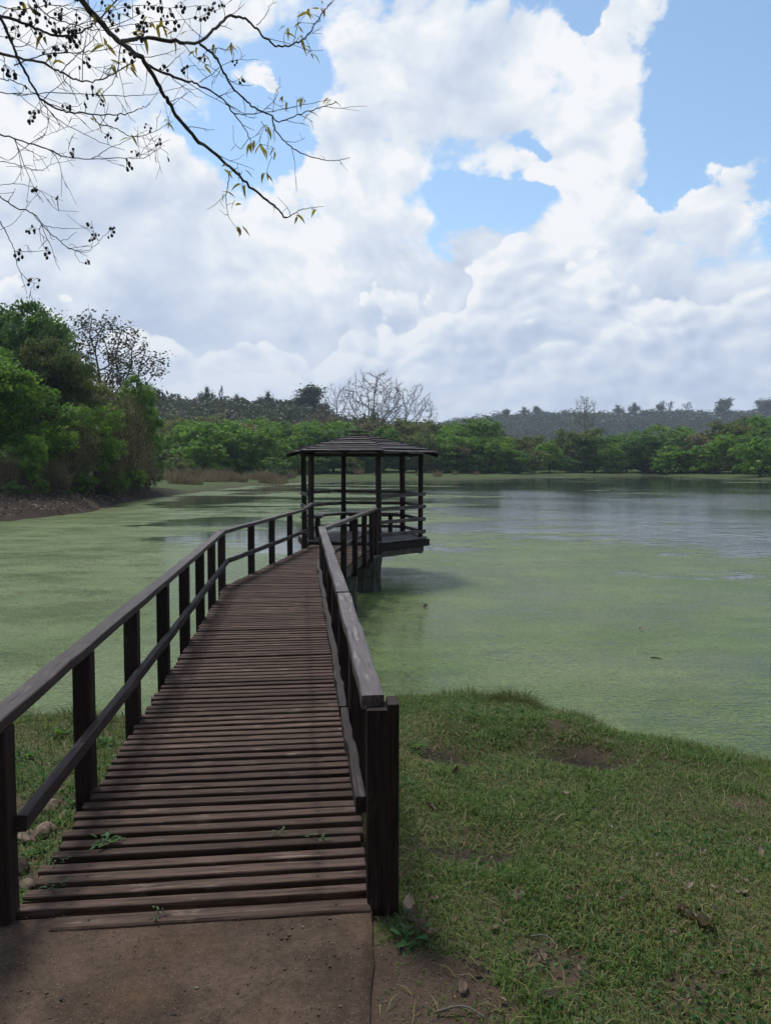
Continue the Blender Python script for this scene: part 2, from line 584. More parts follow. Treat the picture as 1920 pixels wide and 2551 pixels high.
M['leaf_dry'] = leaf_mat('dry_leaves', [(0.075, 0.045, 0.032), (0.13, 0.088, 0.062), (0.20, 0.15, 0.12), (0.25, 0.20, 0.165)], 0.15, hue=0.4)
M['weed'] = leaf_mat('weed_leaves', [(0.035, 0.09, 0.025), (0.055, 0.13, 0.035), (0.075, 0.16, 0.045), (0.10, 0.19, 0.06)])


def grass_mat():
    m, g, out = new_mat('grass_blades')
    t = g.node('ShaderNodeAttribute', attribute_name='tint').outputs['Fac']
    c = g.ramp(t, [(0.0, (0.046, 0.092, 0.021)), (0.35, (0.088, 0.150, 0.028)), (0.62, (0.138, 0.186, 0.038)), (0.80, (0.165, 0.145, 0.058)), (1.0, (0.24, 0.19, 0.10))])
    p = g.node('ShaderNodeBsdfPrincipled', {'Base Color': c, 'Roughness': 0.6, 'Specular IOR Level': 0.25})
    tr = g.node('ShaderNodeBsdfTranslucent', {'Color': c})
    g.put(out.inputs[0], g.node('ShaderNodeMixShader', {0: 0.3, 1: p.outputs[0], 2: tr.outputs[0]}).outputs[0])
    return m


M['grass'] = grass_mat()


def ground_mat():
    m, g, out = new_mat('ground_soil')
    co = g.node('ShaderNodeTexCoord').outputs['Object']
    col = g.node('ShaderNodeAttribute', attribute_name='soil').outputs['Color']
    a = g.noise(co, 1.7, 5, 0.6)
    b = g.noise(co, 26.0, 5, 0.7)
    c = g.noise(co, 140.0, 2, 0.6)
    f = g.m('MULTIPLY', g.m('MULTIPLY_ADD', a, 0.9, 0.55), g.m('MULTIPLY_ADD', b, 0.9, 0.55))
    f = g.m('MULTIPLY', f, g.m('MULTIPLY_ADD', c, 0.8, 0.6))
    cc = g.mix(1.0, col, g.node('ShaderNodeCombineColor', {0: f, 1: f, 2: f}).outputs[0], 'MULTIPLY')
    principled(g, out, cc, 0.95, 0.15, g.m('ADD', b, g.m('MULTIPLY', c, 0.35)), 0.6, 0.03)
    return m


M['ground'] = ground_mat()


def path_mat():
    m, g, out = new_mat('worn_concrete')
    co = g.node('ShaderNodeTexCoord').outputs['Object']
    a = g.noise(co, 2.4, 8, 0.70)
    st = g.noise(g.v('ADD', co, (5.0, 3.0, 0.0)), 2.3, 5, 0.65)
    b = g.noise(co, 45.0, 5, 0.7)
    c = g.mix(g.map(a, 0.35, 0.65), (0.054, 0.037, 0.027, 1), (0.108, 0.074, 0.054, 1))
    c = g.mix(g.m('MULTIPLY', g.map(st, 0.48, 0.72), 0.45), c, (0.135, 0.082, 0.046, 1))
    f = g.m('MULTIPLY', g.m('MULTIPLY_ADD', b, 1.3, 0.35), g.m('MULTIPLY_ADD', g.noise(co, 190.0, 3, 0.7), 1.2, 0.4))
    c = g.mix(1.0, c, g.node('ShaderNodeCombineColor', {0: f, 1: f, 2: f}).outputs[0], 'MULTIPLY')
    vo = g.node('ShaderNodeTexVoronoi', {'Vector': co, 'Scale': 150.0})
    cell = g.sep(vo.outputs['Color'])[0]
    spot = g.m('MULTIPLY', g.map(vo.outputs['Distance'], 0.38, 0.22), g.map(cell, 0.80, 0.84))
    c = g.mix(g.m('MULTIPLY', spot, 0.8), c, (0.26, 0.20, 0.155, 1))
    dk = g.m('MULTIPLY', g.map(vo.outputs['Distance'], 0.4, 0.25), g.map(cell, 0.16, 0.12))
    c = g.mix(g.m('MULTIPLY', dk, 0.8), c, (0.018, 0.015, 0.014, 1))
    principled(g, out, c, 0.9, 0.12, g.m('ADD', b, g.m('MULTIPLY', spot, 0.6)), 0.8, 0.008)
    return m


M['path'] = path_mat()


def water_mat():
    m, g, out = new_mat('pond_water')
    co = g.node('ShaderNodeTexCoord').outputs['Object']
    warp = g.noise(co, 0.12, 2, 0.5, color=True)
    cw = g.v('MULTIPLY_ADD', warp, (3.0, 3.0, 0.0), co)
    w1 = g.noise(g.v('MULTIPLY', cw, (1.0, 2.4, 1.0)), 1.5, 4, 0.55)
    w2 = g.noise(g.v('MULTIPLY', co, (1.0, 1.6, 1.0)), 0.35, 2, 0.5)
    patch = g.map(g.noise(co, 0.045, 3, 0.5), 0.38, 0.62, 0.25, 1.0)
    calm = g.map(g.m('ADD', g.sep(co)[1], g.m('MULTIPLY', g.noise(co, 0.05, 3), 50.0)), 76.0, 106.0, 1.0, 0.18)
    calm = g.m('MULTIPLY', calm, g.map(g.m('ADD', g.sep(co)[0], g.m('MULTIPLY', g.noise(co, 0.11, 3), 12.0)), 2.0, 10.0, 0.22, 1.0))   # sheltered water under the far bank
    h = g.m('MULTIPLY', g.m('MULTIPLY', g.m('ADD', w1, g.m('MULTIPLY', w2, 0.8)), patch), calm)
    p = principled(g, out, (0.026, 0.034, 0.026, 1), 0.07, 0.8, h, 0.50, 0.07)
    p.inputs['IOR'].default_value = 1.333
    return m


M['water'] = water_mat()


def duckweed_mat():
    m, g, out = new_mat('duckweed_film')
    co = g.node('ShaderNodeTexCoord').outputs['Object']
    cov = g.node('ShaderNodeAttribute', attribute_name='cover').outputs['Fac']
    n1 = g.noise(g.v('MULTIPLY', co, (1.0, 2.2, 1.0)), 1.1, 7, 0.62)
    n2 = g.noise(co, 9.0, 5, 0.65)
    edge = g.m('ADD', cov, g.m('ADD', g.m('MULTIPLY', g.m('SUBTRACT', n1, 0.5), 0.75), g.m('MULTIPLY', g.m('SUBTRACT', n2, 0.5), 0.35)))
    a1 = g.map(edge, 0.40, 0.56)
    # thin dark drift lines where the film has torn
    wv = g.noise(co, 0.7, 3, 0.55, color=True)
    cl = g.v('MULTIPLY_ADD', wv, (0.5, 0.5, 0.0), co)
    line = g.noise(g.v('MULTIPLY', cl, (1.3, 4.4, 1.0)), 4.2, 7, 0.78)
    tear = g.m('MULTIPLY', g.map(line, 0.53, 0.61), g.map(g.noise(co, 0.55, 5, 0.65), 0.36, 0.60))
    tear2 = g.map(g.noise(g.v('MULTIPLY', co, (1.0, 2.0, 1.0)), 13.0, 5, 0.75), 0.58, 0.70)
    a = g.m('MULTIPLY', a1, g.m('SUBTRACT', 1.0, g.m('MULTIPLY', g.m('MAXIMUM', tear, g.m('MULTIPLY', tear2, 0.7)), 0.85)))
    pore = g.map(g.noise(g.v('MULTIPLY', co, (1.0, 1.6, 1.0)), 24.0, 5, 0.8), 0.40, 0.56, 0.60, 1.0)
    thin = g.map(g.noise(g.v('MULTIPLY', co, (1.0, 2.0, 1.0)), 0.5, 5, 0.65), 0.36, 0.62, 0.62, 0.95)
    a = g.m('MULTIPLY', g.m('MULTIPLY', a, pore), thin)
    tone = g.noise(g.v('MULTIPLY', co, (1.0, 1.8, 1.0)), 0.33, 5, 0.6)
    tone = g.m('ADD', g.m('MULTIPLY', tone, 0.7), g.m('MULTIPLY', g.noise(co, 2.2, 5, 0.65), 0.3))
    c = g.mix(g.map(tone, 0.36, 0.64), (0.086, 0.138, 0.032, 1), (0.136, 0.178, 0.066, 1))
    grain = g.map(g.noise(g.v('MULTIPLY', co, (1.0, 1.7, 1.0)), 14.0, 5, 0.75), 0.36, 0.64)
    fine = g.m('MULTIPLY', g.m('MULTIPLY_ADD', g.noise(co, 60.0, 3, 0.7), 0.8, 0.6), g.m('MULTIPLY_ADD', grain, 0.42, 0.78))
    c = g.mix(1.0, c, g.node('ShaderNodeCombineColor', {0: fine, 1: fine, 2: fine}).outputs[0], 'MULTIPLY')
    principled(g, out, c, 0.5, 0.28, n2, 0.15, 0.01, alpha=a)
    return m


M['duckweed'] = duckweed_mat()

# ================================================================== setting
WATER = -0.85
NEAR_X = [-40, -16, -8, -5, -3.4, -2.3, -0.5, 0.1, 1.2, 1.57, 1.9, 2.33, 2.95, 4.0, 6, 12, 40]
NEAR_Y = [14, 11, 8.0, 7.1, 6.65, 6.45, 7.0, 7.42, 7.1, 6.80, 6.45, 5.98, 5.45, 4.8, 4.2, 3.6, 2]
FAR = [(75, 30), (90, 75), (72, 104), (53, 107), (49, 142), (30, 132), (16, 112), (8, 108), (-3, 104), (-8, 98), (-13.7, 82), (-15.2, 62), (-16.2, 51), (-14.6, 37), (-16.5, 31), (-24, 24)]
POND = np.array(list(zip(NEAR_X, NEAR_Y)) + FAR, float)


def pond_sd(x, y):
    """distance to the pond's edge, negative on the water"""
    x = np.asarray(x, float)
    y = np.asarray(y, float)
    best = np.full(x.shape, 1e9)
    inside = np.zeros(x.shape, bool)
    n = len(POND)
    for i in range(n):
        ax, ay = POND[i]
        bx, by = POND[(i + 1) % n]
        dx, dy = bx - ax, by - ay
        t = np.clip(((x - ax) * dx + (y - ay) * dy) / (dx * dx + dy * dy + 1e-9), 0, 1)
        best = np.minimum(best, np.hypot(x - ax - t * dx, y - ay - t * dy))
        c = ((ay > y) != (by > y)) & (x < (bx - ax) * (y - ay) / (by - ay + 1e-12) + ax)
        inside ^= c
    return np.where(inside, -best, best)


def lumps(x, y, spots):
    s = 0
    for (cx, cy_, r, h) in spots:
        s = s + h * np.exp(-((x - cx) ** 2 + (y - cy_) ** 2) / (r * r))
    return s


SPOTS = [(1.32, 5.05, 0.30, -0.13), (1.30, 5.55, 0.45, 0.07), (0.9, 7.0, 0.5, 0.02), (0.42, 4.8, 0.25, -0.07), (0.5, 3.3, 0.25, -0.05), (2.2, 5.2, 0.5, 0.05), (-2.6, 6.3, 0.6, 0.12)]


def height(x, y):
    x = np.asarray(x, float)
    y = np.asarray(y, float)
    s = pond_sd(x, y)
    near = (y < 16) & (np.abs(x) < 60)
    s2 = s + (fbm(x * 1.3, y * 1.3, 4, 3) - 0.5) * np.where(near, 0.5, np.clip(0.04 * np.abs(y), 0.5, 4))
    hn = np.interp(s2, [-6, -1, -0.15, 0.0, 0.25, 0.6, 1.2, 2.5, 4.0, 30], [-2.5, -1.5, -1.0, -0.86, -0.62, -0.48, -0.36, -0.20, -0.028, -0.02])
    hn = hn + lumps(x, y, SPOTS) * sstep(s, 0, 0.6) + (fbm(x * 1.6, y * 1.6, 4, 8) - 0.5) * 0.10 * sstep(s, 0.3, 1.5) * (1 - 0.8 * sstep(-np.hypot(x + 0.7, y - 1.5), -2.2, -1.2))
    lat = (x + 0.675) * 0.994 + (y - 2.75) * 0.109
    lon = (y - 2.75) * 0.994 - (x + 0.675) * 0.109
    hn = hn - 0.15 * sstep(-np.abs(lat), -0.70, -0.60) * sstep(lon, -0.02, 0.10)
    hn = np.where((lon < 0.02) & (x < -0.07), np.minimum(hn, -0.06), hn)
    left = sstep(-x / np.maximum(y, 1), 0.17, 0.26) * sstep(-y, -66, -52)
    hf = np.interp(s2, [-20, -3, 0, 1.5, 6, 20, 45, 90, 3000], [-3, -1.6, -0.86, -0.62, -0.48, -0.10, 0.9, 2.0, 3.0])
    hl = np.interp(s2, [-20, -3, 0, 0.8, 2.5, 8, 20, 60, 3000], [-3, -1.6, -0.86, -0.45, 0.0, 0.7, 1.4, 2.6, 4.0])
    hfar = hf * (1 - left) + hl * left + (fbm(x * 0.2, y * 0.2, 3, 12) - 0.5) * 0.5 * sstep(s, 2, 12)
    return np.where(near, hn, hfar)


def build_ground():
    a = [i * 0.35 for i in range(-100, 101)]
    a += [35 + 6.5 * i for i in range(1, 45)]
    A = np.radians(np.array(a))
    Rr = [0.02, 0.4, 0.8, 1.2]
    while Rr[-1] < 3200:
        Rr.append(Rr[-1] * (1.022 if Rr[-1] < 14 else 1.035))
    Rr = np.array(Rr)
    RR, AA = np.meshgrid(Rr, A, indexing='ij')
    X, Y = RR * np.sin(AA), RR * np.cos(AA)
    Z = height(X, Y)
    V = np.stack([X, Y, Z], -1).reshape(-1, 3)
    nr, na = X.shape
    i = np.arange(nr - 1)[:, None] * na
    j = np.arange(na)[None, :]
    j2 = (j + 1) % na
    F = np.stack([i + j, i + j2, i + na + j2, i + na + j], -1).reshape(-1, 4)
    # soil colours: turf soil near, dark leaf litter on the left bank, thin turf on the far strip
    s = pond_sd(X, Y)
    near = ((Y < 16) & (np.abs(X) < 60))[..., None]
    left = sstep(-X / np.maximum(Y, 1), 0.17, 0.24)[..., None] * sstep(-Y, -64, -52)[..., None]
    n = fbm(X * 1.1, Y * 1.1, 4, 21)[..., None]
    turf = np.array([0.058, 0.062, 0.026]) * (1 - n) * 1.4 + np.array([0.078, 0.056, 0.036]) * n * 0.9
    bare = bare_mask(X, Y)[..., None]
    turf = turf * (1 - bare) + np.array([0.070, 0.048, 0.036]) * bare
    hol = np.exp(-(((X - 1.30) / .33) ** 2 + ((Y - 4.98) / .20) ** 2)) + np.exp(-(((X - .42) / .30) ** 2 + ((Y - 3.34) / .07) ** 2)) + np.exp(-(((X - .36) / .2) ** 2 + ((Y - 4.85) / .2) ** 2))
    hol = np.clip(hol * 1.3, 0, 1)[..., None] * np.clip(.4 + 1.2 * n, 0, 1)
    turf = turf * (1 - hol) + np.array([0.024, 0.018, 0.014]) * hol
    wet = sstep(-s, -0.35, 0.1)[..., None]
    turf = turf * (1 - wet) + np.array([0.030, 0.024, 0.016]) * wet
    far_t = np.array([0.052, 0.074, 0.024]) * (0.7 + 0.6 * n)
    mud = sstep(-s, -2.2, -0.4)[..., None]
    far_t = far_t * (1 - mud * 0.7) + np.array([0.055, 0.045, 0.028]) * mud * 0.7
    back = sstep(s, 26, 60)[..., None]
    far_t = far_t * (1 - back) + np.array([0.040, 0.036, 0.022]) * back
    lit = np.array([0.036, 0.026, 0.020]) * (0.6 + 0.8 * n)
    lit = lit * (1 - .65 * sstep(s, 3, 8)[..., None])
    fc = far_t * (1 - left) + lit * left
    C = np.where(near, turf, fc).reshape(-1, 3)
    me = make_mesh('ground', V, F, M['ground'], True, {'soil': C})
    o = link('ground', me)
    tag(o, kind='structure')


BARE = [(0.05, 2.35, 0.42, 1.0), (0.02, 2.75, 0.16, 0.7), (0.55, 2.55, 0.22, 0.8), (0.50, 2.85, 0.18, 0.6), (0.45, 3.30, 0.22, 0.7), (0.30, 3.2, 0.2, 0.6), (1.32, 5.0, 0.30, 0.7), (1.30, 5.6, 0.22, 0.9), (0.40, 4.85, 0.22, 0.8), (2.05, 4.25, 0.25, 0.7), (2.5, 3.1, 0.3, 0.4), (0.9, 2.3, 0.2, 0.5), (-1.75, 3.9, 0.5, 0.6), (-1.6, 3.1, 0.35, 0.8)]


def bare_mask(x, y):
    b = 0
    for cx, cy_, r, w in BARE:
        b = np.maximum(b, .85 * w * np.exp(-((x - cx) ** 2 + (y - cy_) ** 2) / (r * r)))
    b = b * .85 + (fbm(x * 5, y * 5, 5, 30, .62) - 0.5) * 0.95
    return sstep(b, 0.22, 0.62)


def build_path():
    # worn concrete apron that meets the first plank; its right edge sinks into the dirt
    r = rng(4)
    xs = np.linspace(-2.6, -0.052, 60)
    V, F = [], []
    ys = np.linspace(-2.0, 1.0, 80)
    for j, t in enumerate(ys):
        for i, x in enumerate(xs):
            yend = 2.74 + (x + 0.675) * 0.109 - 0.012
            y = -2.0 + (yend + 2.0) * (t + 2.0) / 3.0
            xx = x
            if i == len(xs) - 1:
                xx += 0.030 * (fbm(np.array([y * 7]), np.array([0.0]), 4, 2)[0] - 0.5) + 0.02 * (yend - y)
            z = -0.014 + 0.010 * (fbm(x * 2, y * 2, 4, 6) - 0.5) + 0.005 * (fbm(x * 14, y * 14, 3, 9) - 0.5)
            V.append((xx, y, float(z)))
    n = len(xs)
    for j in range(79):
        for i in range(n - 1):
            a = j * n + i
            F.append((a, a + 1, a + n + 1, a + n))
    base = len(V)
    rim = [j * n + n - 1 for j in range(80)] + [79 * n + i for i in range(n - 2, -1, -1)]
    for q in rim:
        V.append((V[q][0] + 0.006, V[q][1], V[q][2] - 0.14))
    for k in range(len(rim) - 1):
        F.append((rim[k], base + k, base + k + 1, rim[k + 1]))
    o = link('path', make_mesh('path', V, F, M['path'], True))
    tag(o, kind='structure')


def build_water():
    V = [(-90, -20, WATER), (140, -20, WATER), (140, 190, WATER), (-90, 190, WATER)]
    o = link('water', make_mesh('water', V, [(0, 1, 2, 3)], M['water']))
    tag(o, kind='structure')


# how thick the duckweed lies: rows = metres out, columns = bearing (x / y)
DW_T = [-0.55, -0.40, -0.28, -0.16, -0.06, 0.04, 0.15, 0.30, 0.52]
DW_D = [4, 12, 15, 18, 21, 25, 30, 38, 50, 70, 100, 140]
DW = [[1.0] * 9, [1.0] * 9,
      [1.0, 1.0, 1.0, .90, .90, .92, .95, .95, .92],
      [1.0, 1.0, .96, .84, .78, .86, .92, .76, .52],
      [1.0, .98, .84, .60, .54, .82, .80, .48, .34],
      [.98, .92, .64, .46, .44, .54, .46, .32, .24],
      [.95, .80, .50, .40, .40, .44, .34, .24, .18],
      [.8, .66, .38, .36, .38, .38, .14, .08, .08],
      [.7, .60, .36, .36, .38, .34, .08, .03, .04],
      [.6, .60, .44, .36, .36, .28, .18, .10, .06],
      [.6, .60, .52, .46, .38, .34, .30, .26, .24],
      [.6, .60, .55, .50, .40, .36, .34, .32, .32]]


def build_duckweed():
    rows = [4.2]
    while rows[-1] < 146:
        rows.append(rows[-1] * 1.011)
    D = np.array(rows)
    T = np.linspace(-1.0, 1.0, 600)
    DD, TT = np.meshgrid(D, T, indexing='ij')
    X, Y = DD * TT, DD
    tab = np.array(DW)
    fd = np.interp(np.log(DD), np.log(DW_D), np.arange(len(DW_D)))
    ft = np.interp(TT, DW_T, np.arange(len(DW_T)))
    i0, j0 = np.minimum(fd.astype(int), len(DW_D) - 2), np.minimum(ft.astype(int), len(DW_T) - 2)
    u, v = fd - i0, ft - j0
    cov = (tab[i0, j0] * (1 - u) * (1 - v) + tab[i0 + 1, j0] * u * (1 - v) + tab[i0, j0 + 1] * (1 - u) * v + tab[i0 + 1, j0 + 1] * u * v)
    s = pond_sd(X, Y)
    shore = sstep(s, -4.0, -0.5) * (TT < -0.1)
    cov = cov + 0.35 * shore
    cov = cov + (fbm(X * 0.16, Y * 0.42, 4, 41) - 0.5) * 1.35 * sstep(1.02 - cov, 0.0, 0.35) + (fbm(X * 0.05, Y * 0.16, 3, 45) - 0.5) * 0.9 * sstep(1.02 - cov, 0.0, 0.35)
    cov = np.where(s > 0.5, -1, cov)
    nr, na = X.shape
    i = np.arange(nr - 1)[:, None] * na
    j = np.arange(na - 1)[None, :]
    F = np.stack([i + j, i + j + 1, i + na + j + 1, i + na + j], -1).reshape(-1, 4)
    flat = cov.ravel()
    keep = flat[F].max(1) > 0.16
    F = F[keep]
    used = np.unique(F)
    rm = -np.ones(nr * na, int)
    rm[used] = np.arange(len(used))
    V = np.stack([X.ravel(), Y.ravel(), np.full(X.size, WATER + 0.004)], -1)[used]
    o = link('duckweed', make_mesh('duckweed', V, rm[F], M['duckweed'], False, {'cover': flat[used]}))
    tag(o, 'pale green film of duckweed floating on the pond', 'duckweed', kind='stuff')


build_ground()
build_path()
build_water()
build_duckweed()
# ================================================================== boardwalk
S0 = Vector((-0.675, 2.75, 0))
BND = Vector((-1.485, 10.08, 0))
END = Vector((-0.83, 15.05, 0))
HALF = 0.625


def deck_frame(s):
    """centre point and heading of the walkway s metres from its start; the bend is eased"""
    l1, l2 = (BND - S0).length, (END - BND).length
    a1 = atan2(BND.x - S0.x, BND.y - S0.y)
    a2 = atan2(END.x - BND.x, END.y - BND.y)
    if s <= l1:
        p = S0.lerp(BND, s / l1)
    else:
        p = BND.lerp(END, (s - l1) / l2)
    t = float(sstep(s - l1, -0.55, 0.55))
    return p, a1 + (a2 - a1) * t


DECK_LEN = (BND - S0).length + (END - BND).length
L1 = (BND - S0).length


def side(s, off):
    p, a = deck_frame(s)
    return Vector((p.x + cos(a) * off, p.y - sin(a) * off, 0))


def flare(s):
    """the left edge of the walkway spreads a little towards the shore"""
    return -0.05 * max(0.0, 1 - s / L1)


def build_boardwalk():
    root = tag(empty('boardwalk', S0), 'long dark timber boardwalk with railings leading out to the gazebo', 'boardwalk')
    r = random.Random(3)
    base = root.location

    def P(v):
        return v - base
    # ---- planks: a few sawn variants, every plank an object
    kinds = [box_mesh('plank', 1.25, 0.054 + 0.002 * (k % 3), 0.044, M['deck'], 0.003, 50 + k, 9, 0.0005) for k in range(7)]
    s, k = 0.03, 0
    while s < DECK_LEN - 0.02:
        p, a = deck_frame(s)
        o = link('plank', kinds[k % 7], root)
        o.location = P(Vector((p.x + flare(s) / 2 + r.uniform(-.012, .012), p.y - flare(s) * .055, -0.021 + r.uniform(-.004, .003))))
        o.rotation_euler = (r.uniform(-.02, .02), r.uniform(-.004, .004), -a + r.uniform(-.008, .008))
        if k % 2:
            o.rotation_euler.z += pi
        w = 1.0 - flare(s) / 1.25
        if abs(s - L1) < 0.6:
            w = 1.03
        o.scale = (w * r.uniform(.985, 1.01), r.uniform(.92, 1.08), 1)
        s += 0.094 + r.uniform(-.005, .005)
        k += 1
    # the broad first board, half sunk in the apron
    beam('sill_board', P(Vector((-1.18, 2.625, -0.028))), P(Vector((-0.058, 2.745, -0.024))), 0.075, 0.05, M['deck'], root, 0.006, 6, 0.002)
    # ---- bearers and fascia boards
    for off in (-0.42, 0.42):
        beam('bearer', P(side(0.3, off) + Vector((0, 0, -.105))), P(side(L1, off) + Vector((0, 0, -.105))), .09, .12, M['post'], root)
        beam('bearer', P(side(L1 + .02, off) + Vector((0, 0, -.106))), P(side(DECK_LEN + .1, off) + Vector((0, 0, -.106))), .09, .12, M['post'], root)
    for off, a, b in ((0.615, L1 + .12, DECK_LEN), (-0.615, L1 + .05, DECK_LEN - .2)):
        beam('fascia_board', P(side(a, off) + Vector((0, 0, -.112))), P(side(b, off) + Vector((0, 0, -.112))), .04, .135, M['rail'], root, .004, 8, .003)
    for off in (-0.615, 0.615):
        beam('fascia_board', P(side(3.4, off) + Vector((0, 0, -.112))), P(side(L1 - .1, off) + Vector((0, 0, -.112))), .04, .135, M['post'], root, .004, 8, .003)
    # ---- posts
    pm = {}

    def post(s, off, top, w=0.085, d=0.10, bot=-0.55, mat='post'):
        p, a = deck_frame(s)
        q = side(s, off)
        hgt = top - bot
        key = (round(hgt, 2), w, d)
        if key not in pm:
            me = box_mesh('post', hgt, w, d, M[mat], .006, 7, 4, .0012)
            pm[key] = me
        o = link('post', pm[key], root, P(q + Vector((0, 0, (top + bot) / 2))))
        o.rotation_euler = (0, -pi / 2, 0)
        from mathutils import Matrix
        o.rotation_euler = (Matrix.Rotation(-a + r.uniform(-.02, .02), 3, 'Z') @ Matrix.Rotation(r.uniform(-.006, .006), 3, 'X') @ Matrix.Rotation(-pi / 2, 3, 'Y')).to_euler()
        return o
    left_s = [0.0, 1.09, 2.15, 3.22, 4.27, 5.3, 6.3, 7.3]
    right_s = [1.12, 2.2, 3.3, 4.4, 5.5, 6.45, 7.25]
    for s in left_s:
        post(s, -0.665 + flare(s), 0.685, .10, .085 if s else .10)
    for s in right_s:
        post(s, 0.655, 0.722, .10, .085)
    l2 = [L1 + 1.15, L1 + 2.25, L1 + 3.4, L1 + 4.5]
    r2 = [L1 + 1.55, L1 + 2.55, L1 + 3.5, L1 + 4.35, L1 + 4.85]
    for s in l2:
        post(s, -0.655, 0.69, .085, .085, -.2)
    for s in r2:
        post(s, 0.66, 0.70, .085, .085, -.24)
    # the heavy end post, notched on its left to carry the handrail
    nx, ny = -0.012, 2.795
    V = [(-.059, -.055), (.059, -.055), (.059, .055), (-.059, .055)]
    bm_v, bm_f = [], []
    zs = [-0.5, 0.0, 0.40, 0.728]
    for z in zs:
        for (x, y) in V:
            bm_v.append((x, y, z))
    for i in range(3):
        for j in range(4):
            a, b = i * 4 + j, i * 4 + (j + 1) % 4
            bm_f.append((a, b, b + 4, a + 4))
    n = len(bm_v)
    xm = 0.016
    bm_v += [(xm, -.055, .728), (xm, .055, .728), (xm, -.055, .750), (.059, -.055, .750), (.059, .055, .750), (xm, .055, .750)]
    bm_f += [(12, n, n + 1, 15), (n, n + 2, n + 5, n + 1), (n + 2, n + 3, n + 4, n + 5), (n, 13, n + 3, n + 2), (13, 14, n + 4, n + 3), (14, n + 1, n + 5, n + 4)]
    o = link('end_post', make_mesh('end_post', bm_v, bm_f, M['post_upright']), root, P(Vector((nx, ny, 0))))
    o.rotation_euler.z = 0.06
    bv = o.modifiers.new('bevel', 'BEVEL')
    bv.width, bv.segments = .006, 2
    # ---- handrails: worn boards laid on the posts, in lengths
    def run(name, pts, w, h, mat, seed, wob=.0014):
        for i in range(len(pts) - 1):
            d = (pts[i + 1] - pts[i]).normalized() * .0015
            beam(name, P(pts[i] + d), P(pts[i + 1] - d), w, h, mat, root, .004, 10, wob, seed + i)

    def rp(s, off, z, dz=0.0):
        return side(s, off) + Vector((0, 0, z + dz))
    run('handrail', [rp(-.65, -.720, .710), rp(1.09, -.665 + flare(1.09), .708, .002), rp(4.27, -.665 + flare(4.27), .708), rp(L1 + .0, -.672, .706)], .087, .048, M['rail'], 80)
    run('handrail', [rp(-.03, .635, .745), rp(2.2, .640, .752), rp(4.4, .640, .757), rp(L1 - .02, .645, .760)], .085, .052, M['rail_worn'], 90, .0035)
    run('handrail', [rp(L1 + .01, -.672, .708), rp(L1 + 2.25, -.665, .716), rp(L1 + 4.5, -.66, .722)], .085, .048, M['rail'], 100)
    run('handrail', [rp(L1 + .05, .66, .745), rp(L1 + 2.55, .66, .735), rp(L1 + 4.95, .66, .722)], .08, .048, M['rail'], 110)
    beam('handrail', P(rp(L1 + 4.5, -.66, .735)), P(Vector((-1.47, 15.35, .80))), .08, .045, M['rail'], root)
    # ---- middle rails on the inner faces
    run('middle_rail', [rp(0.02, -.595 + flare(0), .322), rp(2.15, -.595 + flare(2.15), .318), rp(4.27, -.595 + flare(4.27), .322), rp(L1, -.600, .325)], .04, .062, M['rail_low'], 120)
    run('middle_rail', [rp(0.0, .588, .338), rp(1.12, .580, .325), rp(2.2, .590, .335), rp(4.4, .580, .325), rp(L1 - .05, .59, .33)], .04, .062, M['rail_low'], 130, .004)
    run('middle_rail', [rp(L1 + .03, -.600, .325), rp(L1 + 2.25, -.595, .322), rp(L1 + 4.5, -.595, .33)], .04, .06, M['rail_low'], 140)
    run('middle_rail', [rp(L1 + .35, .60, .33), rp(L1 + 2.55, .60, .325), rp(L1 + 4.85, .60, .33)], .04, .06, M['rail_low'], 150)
    # ---- rough piles standing in the pond
    def pile(x, y, rad, top, seed, bulge):
        V, F = [], []
        ns, nz = 40, 18
        for i in range(nz + 1):
            z = -2.0 + (top + 2.0) * i / nz
            for j in range(ns):
                t = 2 * pi * j / ns
                g = fbm(np.array([j * .9 if j < ns / 2 else (ns - j) * .9]), np.array([z * .8]), 3, seed)[0]
                rr = rad * (1 + .30 * (g - .5) + bulge * (sstep(z, top - .45, top)) * (0.5 + .5 * sin(2 * t + seed)) + .05 * sin(9 * t + z * 2))
                rr *= 1 + .12 * sstep(-z, .6, 1.3)
                V.append((rr * cos(t), rr * sin(t), z))
        for i in range(nz):
            for j in range(ns):
                a, b = i * ns + j, i * ns + (j + 1) % ns
                F.append((a, b, b + ns, a + ns))
        F.append(tuple(nz * ns + j for j in range(ns)))
        link('pile', make_mesh('pile', V, F, M['pile']), root, P(Vector((x, y, 0))))
    pile(-0.76, 12.75, .27, -.168, 3, .22)
    pile(-0.36, 14.72, .27, -.168, 9, .12)
    pile(-1.62, 13.1, .24, -.168, 14, .1)
    pile(-1.5, 9.2, .24, -.168, 17, .1)


build_boardwalk()

# ================================================================== gazebo
GP = [Vector((-0.14, 15.78, 0)), Vector((0.767, 16.75, 0)), Vector((0.40, 18.02, 0)), Vector((-1.00, 18.3, 0)), Vector((-1.84, 17.35, 0)), Vector((-1.56, 16.08, 0))]


